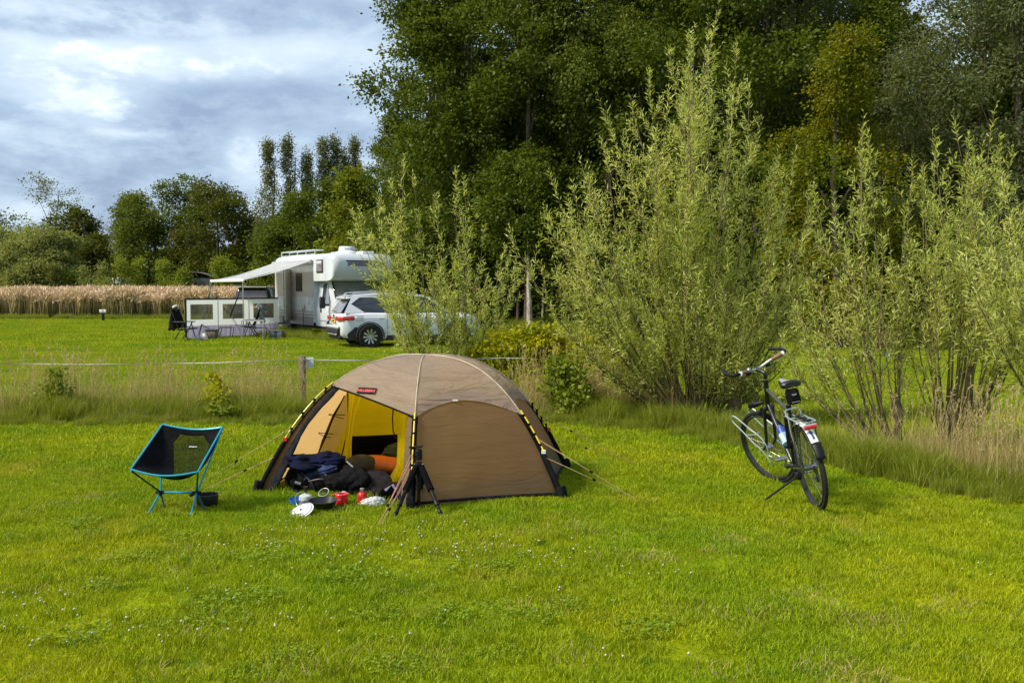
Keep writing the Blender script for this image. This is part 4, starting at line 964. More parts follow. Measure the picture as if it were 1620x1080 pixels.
# ---------------------------------------------------------------- chair, pots, gear, tripod
M_blue = mat('blue_tube', (.02, .33, .50), .3, metal=.3, var=.06)
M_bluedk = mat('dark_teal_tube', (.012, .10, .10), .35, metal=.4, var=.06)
M_cloth = mat('black_cloth', (.006, .0058, .007), .9, spec=.12, var=.25, scale=14, bump=.3, bscale=90)
M_meshf = mat('see_through_mesh', (.006, .007, .005), .9, spec=.1, var=.1, alpha=.52)
M_plastic = mat('black_plastic', (.005, .005, .0055), .5, spec=.3, var=.1)
def build_chair():
    Pt = {'fl': A(207, 742, 7.72), 'fr': A(313, 746, 7.66), 'bl': A(257, 671, 8.12), 'br': A(352, 676, 8.06)}
    o = thing('camping_chair', 'low camping chair with blue frame and black see-through mesh seat on the lawn', 'camping chair', (-2.62, 7.85, 0))
    fl, fr, bl, br = (Pt[k] for k in ('fl', 'fr', 'bl', 'br'))
    hubL, hubR = A(254, 778, 7.98), A(311, 779, 7.94)
    def surf(u, v):
        top = bl.lerp(br, u) - Vector((0, 0, .028 * math.sin(math.pi * u))); bot = fl.lerp(fr, u) + Vector((0, -.03, -.035)) * math.sin(math.pi * u)
        p = top.lerp(bot, v)
        d = math.sin(math.pi * min(1, v ** .85)) * (math.sin(math.pi * u) ** .55)
        return p + Vector((0.02, .02, -.20)) * d
    def reg(name, inside, m):
        b = MB(); nu, nv = 80, 80; vs = [surf(i / nu, j / nv) for j in range(nv + 1) for i in range(nu + 1)]
        fs = [(j * (nu + 1) + i, j * (nu + 1) + i + 1, (j + 1) * (nu + 1) + i + 1, (j + 1) * (nu + 1) + i) for j in range(nv) for i in range(nu) if inside((i + .5) / nu, (j + .5) / nv)]
        used = sorted({k for f in fs for k in f}); mp = {k: q for q, k in enumerate(used)}
        b.add([vs[k] for k in used], [tuple(mp[k] for k in f) for f in fs]); return b.build(name, m, o, world=True, thick=.003, sharp=80)
    def back(u, v): return .04 < v < .56 and (.17 + .22 * (v / .56)) < u < (.86 - .14 * (v / .56)) and not (v < .14 and (u < .2 + .14 - v or u > .82 - (.14 - v) * 1.2))
    def sidem(u, v): return .80 < v < .975 and .10 + (.97 - v) * .5 < u < .44 - (.97 - v) * .3
    reg('back_mesh', back, M_meshf); reg('seat_mesh', sidem, M_meshf); reg('seat', lambda u, v: not back(u, v) and not sidem(u, v), M_cloth)
    # blue binding
    rim = []
    for k in range(13): rim.append(surf(k / 12, 0))
    for k in range(1, 13): rim.append(surf(1, k / 12))
    for k in range(1, 13): rim.append(surf(1 - k / 12, 1))
    for k in range(1, 12): rim.append(surf(0, 1 - k / 12))
    b = MB(); b.tube(rim, .0075, 7, closed=True); b.build('binding', M_blue, o, world=True)
    for p, q, s in ((hubL, fl, 'b'), (hubR, fr, 'b'), (hubL, bl, 'c'), (hubR, br, 'c')):
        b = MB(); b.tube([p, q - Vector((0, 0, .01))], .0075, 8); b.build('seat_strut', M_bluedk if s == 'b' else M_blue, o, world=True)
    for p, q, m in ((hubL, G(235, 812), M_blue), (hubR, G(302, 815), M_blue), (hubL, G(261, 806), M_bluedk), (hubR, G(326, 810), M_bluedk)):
        b = MB(); b.tube([p, q], .008, 8); L_ = b.build('leg', m, o, world=True)
        e = MB(); e.tube([q + (p - q).normalized() * .03, q - Vector((0, 0, .004))], .0115, 8)
        e.build('foot_cap', M_plastic if m is M_bluedk else M_blue, o, world=True)
    b = MB(); b.tube([hubL, hubR], .0085, 8); b.build('crossbar', M_blue, o, world=True)
    for h in (hubL, hubR):
        b = MB(); b.box(h, (.045, .03, .03), bev=.008); b.tube([h - Vector((.035, 0, 0)), h + Vector((.035, 0, 0))], .013, 8); b.tube([h, h + (G(235, 812) - h) * .15], .012, 8); b.build('hub', M_plastic, o, world=True)
    # label on the back
    c = surf(.54, .12); du = (surf(.58, .12) - surf(.50, .12)).normalized(); dv = (surf(.54, .08) - surf(.54, .16)).normalized(); n = du.cross(dv).normalized(); dv = n.cross(du)
    M = Matrix((du, dv, n)).transposed().to_4x4(); M.translation = c + n * .006 - o.location
    b = MB(); b.box((0, 0, 0), (.072, .026, .003)); b.xform(M); L_ = b.build('label', M_black, o)
    text('label_lettering', 'Helinox', .017, M_white, L_, M @ Matrix.Translation((.008, 0, .003)), .0004)
    b = MB(); b.lathe([(.0035, 0), (.006, 0), (.006, .001), (.0035, .001)], (-.026, 0, .002), 14); b.xform(M); b.build('label_emblem', M_white, L_)
build_chair()
def bowl_prof(r, h, t=.003, rb=None):
    rb = rb or r * .85; return [(0, 0), (rb, 0), (rb + (r - rb) * .3, h * .15), (r, h), (r - t, h), (rb - t, h * .15 + t), (0, t)]
def blob(c, rad, seed, amp=.2, fr=3.0, n=20, rot=None, flat=0.0, fold=0.0):
    "lumpy cloth shape"
    b = MB(); c = Vector(c); M = rot or Matrix.Identity(3); sv_ = Vector((seed * 3.1, seed * 1.7, seed))
    def f(u, v):
        a, t = u * 2 * math.pi, (v - .5) * math.pi * .998; d = Vector((math.cos(a) * math.cos(t), math.sin(a) * math.cos(t), math.sin(t)))
        k = 1 + amp * mnoise.noise(d * fr * .5 + sv_) + amp * .5 * mnoise.noise(d * fr * 1.4 + sv_) 
        if fold: k += fold * (abs(mnoise.noise(d * fr * 1.1 + sv_ * 2)) * 2 - .5) + fold * .5 * (abs(mnoise.noise(d * fr * 2.6 + sv_)) - .2)
        p = M @ Vector((d.x * rad[0], d.y * rad[1], d.z * rad[2])) * k + c
        if p.z < flat: p.z = flat + (p.z - flat) * .02
        return p
    b.grid(f, n * 2, n); return b
def build_pots():
    p = G(328, 801); o = thing('cooking_pot', 'black open cooking pot with a spoon standing behind the camping chair leg', 'pot', (p.x, p.y, 0))
    b = MB(); b.lathe([(0, 0), (.075, 0), (.083, .012), (.088, .10), (.091, .103), (.085, .103), (.08, .014), (0, .006)], (0, 0, 0), 32); b.build('body', mat('black_enamel', (.018, .018, .018), .35, var=.2), o)
    b = MB(); b.tube([(.0, .0, .02), (.045, .01, .115), (.06, .012, .14)], .0035, 6); b.build('spoon', M_bark, o)
    p = G(475, 798); o = thing('blue_bowl', 'blue plastic bowl behind the grey gas canister', 'bowl', (p.x, p.y + .03, 0))
    b = MB(); b.lathe([(0, .004), (.075, .004), (.085, .02), (.095, .045), (.097, .045), (.09, .018), (.08, 0), (0, 0)][::-1], (0, 0, 0), 32); b.build('body', mat('blue_plastic', (.01, .14, .62), .35, var=.06), o)
    p = G(485, 798); o = thing('gas_stove', 'grey gas canister with a small burner screwed on top', 'gas stove', (p.x, p.y - .03, 0))
    b = MB(); b.lathe([(0, 0), (.052, 0), (.054, .006), (.054, .068), (.050, .082), (.030, .092), (.012, .096), (.012, .104), (0, .104)], (0, 0, 0), 32)
    b.build('canister', mat('grey_paint', (.50, .50, .50), .35, var=.05), o)
    b = MB(); b.lathe([(.0546, .028), (.0548, .03), (.0548, .046), (.0546, .048)], (0, 0, 0), 32); b.build('canister_print', mat('canister_print', (.12, .16, .30), .5, var=.7, scale=60), o)
    b = MB(); b.lathe([(0, .104), (.008, .104), (.008, .125), (.014, .135), (.020, .15), (.020, .155), (0, .157)], (0, 0, 0), 18)
    for k in range(3):
        a = k * 2.094 + .5; b.tube([(0, 0, .125), (.035 * math.cos(a), .035 * math.sin(a), .13), (.045 * math.cos(a), .045 * math.sin(a), .162)], .002, 5)
    b.build('burner', mat('dark_metal', (.06, .055, .05), .4, metal=.7), o)
    b = MB(); b.tube(smooth_path([(-.01, -.02, .115), (-.05, -.05, .112), (-.075, -.055, .07), (-.055, -.075, .02), (-.045, -.12, .012)], 5), .0022, 6); b.build('wire_handle', M_steel, o)
    p = G(511, 806); o = thing('frying_pan', 'black non-stick frying pan resting on the grass between lid and red mug', 'frying pan', (p.x, p.y, .022))
    b = MB(); b.lathe([(0, 0), (.078, 0), (.09, .01), (.112, .055), (.115, .057), (.110, .058), (.088, .014), (0, .008)], (0, 0, 0), 40); b.xform(Matrix.Rotation(.05, 4, 'X')); b.build('body', mat('nonstick', (.022, .021, .023), .38, var=.2), o)
    b = MB(); b.box((.12, .03, .052), (.03, .022, .006), rot=Matrix.Rotation(.3, 3, 'Z'), bev=.002); b.build('handle_bracket', M_steel, o)
    p = G(477, 815); o = thing('pot_lid', 'white round pan lid with dark rings leaning against the frying pan', 'pan lid', (p.x, p.y, .036))
    Mx = Matrix.Rotation(R(24), 4, 'X') @ Matrix.Rotation(R(-16), 4, 'Y')
    b = MB(); b.lathe([(0, .010), (.05, .009), (.085, .004), (.098, .0), (.098, -.004), (.08, 0), (0, .004)][::-1], (0, 0, 0), 44); b.xform(Mx); b.build('plate', mat('white_enamel', (.72, .72, .74), .3, var=.05), o)
    b = MB(); b.lathe([(.083, .0047), (.087, .0044), (.0868, .0056), (.083, .0060)], (0, 0, 0), 40); b.lathe([(.05, .0092), (.053, .0090), (.0528, .0100), (.05, .0104)], (0, 0, 0), 40); b.xform(Mx); b.build('ring', M_plastic, o)
    b = MB(); b.lathe([(0, .01), (.008, .01), (.008, .016), (0, .017)], (0, 0, 0), 14); b.tube([(0, 0, .014), (.004, .03, .05)], .0012, 4); b.tube([(0, 0, .014), (-.03, .0, .055)], .0012, 4); b.xform(Mx); b.build('knob', M_plastic, o)
    p = G(513, 795); o = thing('clear_cup', 'clear see-through plastic cup lying tilted behind the frying pan', 'cup', (p.x, p.y + .05, .05))
    cl = bpy.data.materials.new('clear_plastic'); cl.use_nodes = True; bs = cl.node_tree.nodes['Principled BSDF']; bs.inputs['Transmission Weight'].default_value = .92; bs.inputs['Roughness'].default_value = .08; bs.inputs['Base Color'].default_value = (.85, .88, .75, 1); bs.inputs['IOR'].default_value = 1.2
    Mx = Matrix.Rotation(R(35), 4, 'X') @ Matrix.Rotation(R(-14), 4, 'Y')
    b = MB(); b.lathe([(0, -.045), (.032, -.045), (.043, .04), (.0445, .04), (.034, -.048), (0, -.048)], (0, 0, 0), 30); b.xform(Mx); b.build('body', cl, o)
    b = MB(); b.tube([Vector((.044 * math.cos(a / 24 * 6.283), .044 * math.sin(a / 24 * 6.283), .04)) for a in range(24)], .002, 5, closed=True); b.xform(Mx); b.build('rim', mat('cup_rim', (.65, .68, .50), .3), o)
    p = G(541, 799); o = thing('red_mug', 'red plastic mug with a loop handle on its left', 'mug', (p.x, p.y, 0), R(8))
    rm = mat('red_plastic', (.72, .018, .03), .35, var=.05)
    b = MB(); b.lathe([(0, 0), (.043, 0), (.046, .004), (.051, .092), (.053, .094), (.049, .094), (.043, .008), (0, .006)], (0, 0, 0), 36); b.build('body', rm, o)
    b = MB(); b.tube(smooth_path([(-.047, 0, .085), (-.075, 0, .088), (-.08, 0, .065), (-.072, 0, .035), (-.062, 0, .02)], 5), .0055, 8); b.build('handle', rm, o)
    b = MB(); b.tube([Vector((.051 * math.cos(a / 24 * 6.283), .051 * math.sin(a / 24 * 6.283), .0945)) for a in range(24)], .0028, 5, closed=True); b.build('rim', mat('pale_red', (.75, .22, .2), .3), o)
    p = G(573, 798); o = thing('fuel_bottle', 'small red metal fuel bottle with grey cap in front of the black disc', 'bottle', (p.x, p.y, 0))
    b = MB(); b.lathe([(0, 0), (.036, 0), (.038, .004), (.038, .082), (.030, .098), (.017, .106), (.017, .112), (0, .112)], (0, 0, 0), 30); b.build('body', mat('red_metal', (.60, .025, .02), .3, metal=.2, var=.2, scale=30), o)
    b = MB(); b.lathe([(0, .112), (.019, .112), (.019, .132), (.012, .138), (0, .138)], (0, 0, 0), 20); b.build('cap', M_steel, o)
    b = MB(); b.lathe([(.0382, .004), (.0386, .006), (.0386, .018), (.0382, .02)], (0, 0, 0), 30); b.build('base_band', M_white, o)
    p = G(592, 800); o = thing('plastic_bag', 'crumpled white translucent plastic bag beside the red bottle', 'bag', (p.x, p.y, 0))
    blob((0, 0, .028), (.095, .06, .045), 4, .3, 2.6, 28, fold=.22).build('bag', mat('thin_white_plastic', (.72, .74, .75), .35, trans=(.8, .82, .84), tmix=.4, bump=.5, bscale=60), o)
    p = G(541, 789)
    o = thing('blue_tube_end', 'small pale blue bottle end sticking out from under the black bag', 'bottle', (p.x, p.y + .1, .03)); blob((0, 0, 0), (.025, .03, .018), 2, .1, 2, 8).build('body', mat('pale_blue', (.35, .5, .62), .3), o)
    # knee pad / folded black case in front of bag
    p = G(605, 795); o = thing('folded_case', 'folded stiff black case propped on the white plastic bag', 'case', (p.x, p.y, 0))
    b = MB(); b.prism([(-.075, -.02, .10), (-.045, -.03, .045), (.0, -.03, .12), (.085, .02, .02), (.06, .03, .005), (-.06, .02, .02)], (0, .012, .004)); b.prism([(-.02, .03, .03), (.07, .02, .14), (.13, .05, .04), (.1, .05, .01)], (0, .01, 0)); b.build('panel', M_cloth, o, smooth=False)
    b = MB(); b.prism([(.01, .05, .10), (.085, .05, .145), (.11, .05, .10), (.05, .045, .06)], (0, .01, 0)); b.build('lining', mat('lilac_lining', (.35, .34, .45), .6), o, smooth=False)
def build_bags():
    p = G(497, 778); bx, by = p.x, p.y + .12
    o = thing('backpack', 'large black backpack slumped in the tent entrance under a navy jacket', 'backpack', (bx, by, 0))
    cb = mat('pack_fabric', (.005, .0048, .006), .9, spec=.12, var=.3, scale=9, bump=.3, bscale=35)
    blob((.02, .03, .13), (.27, .19, .17), 1, .16, 1.8, 34, fold=.05).build('body', cb, o)
    blob((.10, -.14, .08), (.15, .08, .085), 5, .18, 1.6, 26, fold=.05).build('front_pocket', mat('pocket_fabric', (.007, .006, .006), .9, spec=.12, var=.2, scale=9, bump=.4, bscale=30), o)
    blob((-.17, -.02, .07), (.10, .12, .075), 7, .2, 2, 18, fold=.06).build('side_pocket', cb, o)
    b = MB(); b.tube(smooth_path([(-.22, -.06, .22), (-.30, -.08, .17), (-.33, -.10, .14)], 5), .008, 6); b.tube(smooth_path([(-.20, -.1, .19), (-.24, -.13, .12), (-.2, -.15, .04), (-.12, -.18, .02)], 5), .010, 6); b.tube(smooth_path([(.26, .0, .2), (.30, -.05, .1), (.27, -.1, .01)], 5), .010, 6); b.build('strap', M_black, o)
    for (a_, b_, c_) in (((-.15, -.12, .20), (-.02, -.21, .12), (.03, -.2, .02)), ((.0, -.10, .22), (.14, -.20, .14), (.20, -.17, .03)), ((.20, -.02, .20), (.28, -.02, .10), (.27, -.06, .01))):
        b = MB(); b.tube(smooth_path([a_, b_, c_], 5), .0065, 6); b.build('compression_strap', mat('strap_grey', (.03, .03, .034), .7), o)
    b = MB(); b.tube(smooth_path([(-.03, -.205, .11), (.08, -.235, .135), (.20, -.205, .11)], 6), .0045, 5); b.build('zip', mat('zip_grey', (.06, .06, .065), .5), o)
    b = MB(); b.box((-.13, -.155, .085), (.055, .02, .02), rot=Matrix.Rotation(.3, 3, 'Y'), bev=.004); b.build('buckle', mat('grey_plastic', (.25, .25, .26), .5), o)
    o = thing('navy_jacket', 'navy blue jacket lying folded over the top of the backpack', 'jacket', (bx, by, 0))
    nv = mat('navy_cloth', (.004, .008, .030), .9, spec=.12, var=.4, scale=7, bump=.3, bscale=30); nb = mat('blue_lining', (.008, .024, .085), .75, var=.4, scale=9, bump=.3)
    blob((-.07, -.05, .235), (.215, .155, .075), 11, .2, 1.6, 36, Matrix.Rotation(R(10), 3, 'Y'), fold=.16, flat=.14).build('body', nv, o)
    blob((.08, .0, .255), (.17, .14, .075), 14, .2, 1.6, 30, Matrix.Rotation(R(-5), 3, 'Y'), fold=.16, flat=.14).build('sleeve', nv, o)
    blob((.06, -.135, .175), (.15, .05, .05), 16, .2, 1.8, 24, Matrix.Rotation(R(-18), 3, 'Y'), fold=.15, flat=.08).build('lining', nb, o)
    p = G(553, 786); o = thing('black_bag', 'limp black bag standing between the backpack and the round black cover', 'bag', (p.x, p.y + .1, 0))
    blob((.03, 0, .11), (.15, .12, .12), 21, .28, 2.2, 30, Matrix.Rotation(R(28), 3, 'Y'), fold=.10).build('body', M_cloth, o); blob((-.11, .03, .10), (.12, .12, .085), 23, .25, 2, 24, fold=.10).build('side', M_cloth, o)
    b = MB(); b.box((.0, .0, .25), (.012, .004, .11), rot=Matrix.Rotation(R(-48), 3, 'Y')); b.build('strap_end', mat('grey_strap', (.5, .5, .55), .5), o)
    p = G(594, 786); o = thing('round_cover', 'flat round black fabric cover leaning in the tent entrance', 'cover', (p.x, p.y + .06, .10), 0)
    Mx = Matrix.Rotation(R(52), 4, 'X') @ Matrix.Rotation(R(12), 4, 'Y')
    b = MB(); b.lathe([(0, .010), (.09, .012), (.125, .004), (.135, 0), (.125, -.006), (0, -.010)][::-1], (0, 0, 0), 40); b.xform(Mx); b.build('disc', mat('disc_fabric', (.022, .018, .019), .85, spec=.15, var=.2, scale=20), o)
    b = MB(); b.tube([Vector((.134 * math.cos(a / 30 * 6.283), .134 * math.sin(a / 30 * 6.283), 0)) for a in range(30)], .006, 6, closed=True); b.xform(Mx); b.build('piping', M_plastic, o)
    b = blob((.14, .04, -.05), (.12, .09, .04), 26, .2, 2, 18, fold=.06, flat=-.095); b.build('lower_cloth', M_zip, o)
    # things inside the tent
    o = thing('sleeping_mat', 'orange sleeping mat rolled out behind the dark round cover inside the tent', 'sleeping mat', (-1.1, 9.15, .055))
    om = mat('orange_mat', (.80, .17, .01), .6, var=.1, scale=9)
    def mp(u, v): 
        a = u * math.pi * 2; x = -.26 + .75 * v; return Vector((x, .10 + .12 * math.cos(a) * (1), .075 + .075 * math.sin(a) - .02 * v + .01 * math.sin(v * 12)))
    b = MB(); b.grid(mp, 20, 12); b.build('mat', om, o)
    blob((-.28, .04, .085), (.15, .12, .085), 31, .1, 2, 16, flat=.0).build('stuff_sack', mat('olive_grey', (.07, .06, .03), .7, var=.3), o)
    o = thing('green_clothes', 'heap of dark green clothes at the back of the tent, above the orange mat', 'clothes', (-1.0, 9.5, .02))
    blob((-.02, 0, .17), (.20, .15, .10), 41, .25, 2, 26, fold=.10).build('cloth', mat('dark_green_cloth', (.035, .055, .015), .8, var=.3, scale=9), o)
    blob((.07, .1, .25), (.12, .1, .08), 43, .2, 2, 20, fold=.05).build('pillow', mat('mustard', (.30, .20, .02), .7), o)
build_pots(); build_bags()
def build_tripod():
    c = G(662, 803); o = thing('tripod', 'black camera tripod with foam-covered legs standing in front of the tent', 'tripod', (c.x, c.y, 0))
    Y0 = c.y; top = A(662, 735, Y0)
    foam = mat('foam_grip', (.004, .004, .0045), .95, spec=.08, var=.2); carb = mat('carbon_tube', (.006, .0065, .007), .6, spec=.2, var=.2, scale=40)
    legs = [G(623, 820), G(700, 819), G(662, 806) + Vector((.02, .22, 0))]
    for k, f in enumerate(legs):
        a = top + (f - top).normalized() * .015 + Vector((f.x - top.x, 0, 0)) * .08; d = (f - a)
        b = MB(); b.tube([a, a + d * .47], [.0245, .028], 14); L_ = b.build('leg', foam, o, world=True)
        b = MB(); b.tube([a + d * .47, a + d * .75], .0155, 12); b.tube([a + d * .75, a + d * .97], .0125, 12); b.build('lower_tube', carb, o, world=True)
        b = MB(); b.tube([a + d * .70, a + d * .76], .0195, 12); b.tube([a + d * .45, a + d * .475], .0225, 12); b.tube([a + d * .86, a + d * .90], .0165, 12); b.build('twist_lock', M_plastic, o, world=True)
        b = MB(); b.tube([a + d * .93, f - Vector((0, 0, .004))], [.0175, .014], 10); b.build('rubber_foot', M_plastic, o, world=True)
        b = MB(); b.tube([a - d * .01, a + d * .03], .0195, 10); b.box(a + Vector((0, 0, .012)), (.034, .03, .024), bev=.005); b.build('hinge', M_steel, o, world=True)
    b = MB(); b.lathe([(0, -.014), (.034, -.014), (.038, 0), (.034, .014), (0, .014)], top + Vector((0, 0, .008)), 20); b.build('shoulder', M_plastic, o, world=True)
    b = MB(); b.tube([top, top - Vector((0, 0, .21))], .020, 14); b.tube([top - Vector((0, 0, .2)), (top.x, top.y, .02)], .0145, 12); b.build('centre_column', carb, o, world=True)
    h = A(662, 720, Y0); b = MB(); b.lathe([(0, -.055), (.027, -.055), (.029, -.02), (.029, .02), (.020, .03), (0, .03)], h + Vector((.002, 0, .02)), 24); b.build('ball_head', M_plastic, o, world=True)
    b = MB(); b.tube([h + Vector((-.02, 0, 0)), h + Vector((-.042, -.01, 0))], [.013, .016], 12); b.build('lock_knob', M_plastic, o, world=True)
    b = MB(); q = A(662, 706, Y0); b.box(q, (.066, .06, .012), bev=.003); b.tube([q + Vector((-.02, 0, -.002)), q + Vector((-.06, -.01, -.004))], [.006, .005], 8); b.lathe([(0, -.008), (.009, -.008), (.009, .008), (0, .008)], q + Vector((-.065, -.01, -.004)), 12, Matrix.Rotation(1.57, 3, 'Y')); b.tube([q + Vector((.02, -.01, .002)), q + Vector((.038, -.02, .014))], .004, 6); b.build('clamp_plate', M_plastic, o, world=True)
build_tripod()
def build_fence_things():
    b0 = Vector(((478 - 810) / FPX * 14.35, 14.35, 0))
    o = thing('fence_post', 'weathered wooden fence post with a blank white plate, behind the left of the tent', 'fence post', b0)
    h = hz(563, 14.35); b = MB(); b.tube([(0, 0, -.1), (0.003, 0, h * .5), (0, 0, h - .01), (0, 0, h)], [.047, .045, .042, .036], 10); b.build('post', mat('weathered_wood', (.17, .135, .10), .9, var=.35, scale=15, bump=.8, bscale=45), o)
    b = MB(); b.box((.045, .055, h - .10), (.20, .006, .155)); b.build('plate', mat('plate_white', (.62, .63, .64), .5), o)
    M_tape = mat('white_tape', (.46, .48, .46), .5, var=.1, scale=3)
    def tape(pts, lab, w):
        o = thing('fence_tape', lab, 'fence tape', pts[0]); P = []; n = 40
        for a, b_ in zip(pts[:-1], pts[1:]):
            for i in range(n): t = i / n; p = Vector(a).lerp(Vector(b_), t); p.z -= .05 * math.sin(math.pi * t) * (b_ - a).length / 6; P.append(p)
        P.append(Vector(pts[-1])); q = MB(); vs = []
        for i, p in enumerate(P): 
            tw = .9 * math.sin(i * .37); vs += [p + Vector((0, math.sin(tw) * w, -math.cos(tw) * w)), p + Vector((0, -math.sin(tw) * w, math.cos(tw) * w))]
        q.add(vs, [(2 * i, 2 * i + 1, 2 * i + 3, 2 * i + 2) for i in range(len(P) - 1)]); q.build('tape', M_tape, o, world=True, thick=.001)
    Yp = 14.35
    tape([A(-60, 574, 14.2), A(478, 569, Yp - .05), A(800, 566, 14.9), A(1060, 569, 14.8)], 'white electric fence tape strung across the lawn at the height of the post top', .0065)
    tape([A(700, 616, 14.9), A(1060, 619, 14.8)], 'faint lower fence cord through the dry grass right of the tent', .002)
    # small numbered plates on posts
    for px, py, Y, z1, w, num, lab, dark in ((163, 507, 1.75 * 1600 / 53, .62, .20, '19', 'small dark post with a white number plate at the edge of the golden field', M_plastic), (850, 531, 36.0, .0, .15, '23', 'brown wooden post with a square white number sign at the wood edge', M_bark)):
        zt = hz(490, Y) if px < 200 else hz(513, Y)
        p = at(px, Y); o = thing('number_post', lab, 'sign post', p)
        b = MB(); b.box((0, 0, zt / 2 - .05), (.13 if px < 200 else .085, .09, zt + .1 - (.1 if px < 200 else 0)), bev=.01); b.build('post', dark, o)
        zc = zt - .06 if px < 200 else hz(520.5, Y); b = MB(); b.box((-.03 if px > 200 else 0, -.062, zc), (.34 if px < 200 else .155, .01, .16), bev=.003); s_ = b.build('plate', M_white, o)
        text('number', num, .15 if px > 200 else .13, M_plastic, s_, Matrix.Translation((-.03 if px > 200 else 0, -.070, zc)) @ Matrix.Rotation(math.pi / 2, 4, 'X'), .003)
    p = at(1386, 25.6); o = thing('wooden_crate', 'reddish brown wooden crate on legs at the wood edge, seen through the airy willow', 'crate', p); rb = mat('red_brown_wood', (.11, .05, .03), .8, var=.3); o.scale = (.6, .6, .65)
    for k in range(5):
        b = MB(); b.box((0, -.30, .30 + k * .14), (1.15, .03, .125), bev=.005); b.build('board', rb, o)
    b = MB(); b.box((0, 0, .62), (1.1, .56, .70), bev=.01); b.build('body', rb, o)
    for x in (-.48, .48): b = MB(); b.box((x, 0, .13), (.09, .5, .26)); b.build('leg', M_white, o)
    b0 = at(861, 36.3); o = thing('short_stake', 'low brown stake right of the number sign at the wood edge', 'stake', b0); b = MB(); b.tube([(0, 0, -.05), (0, 0, hz(531, 36.3) + .05)], .045, 8); b.build('stake', M_bark, o)
build_fence_things()
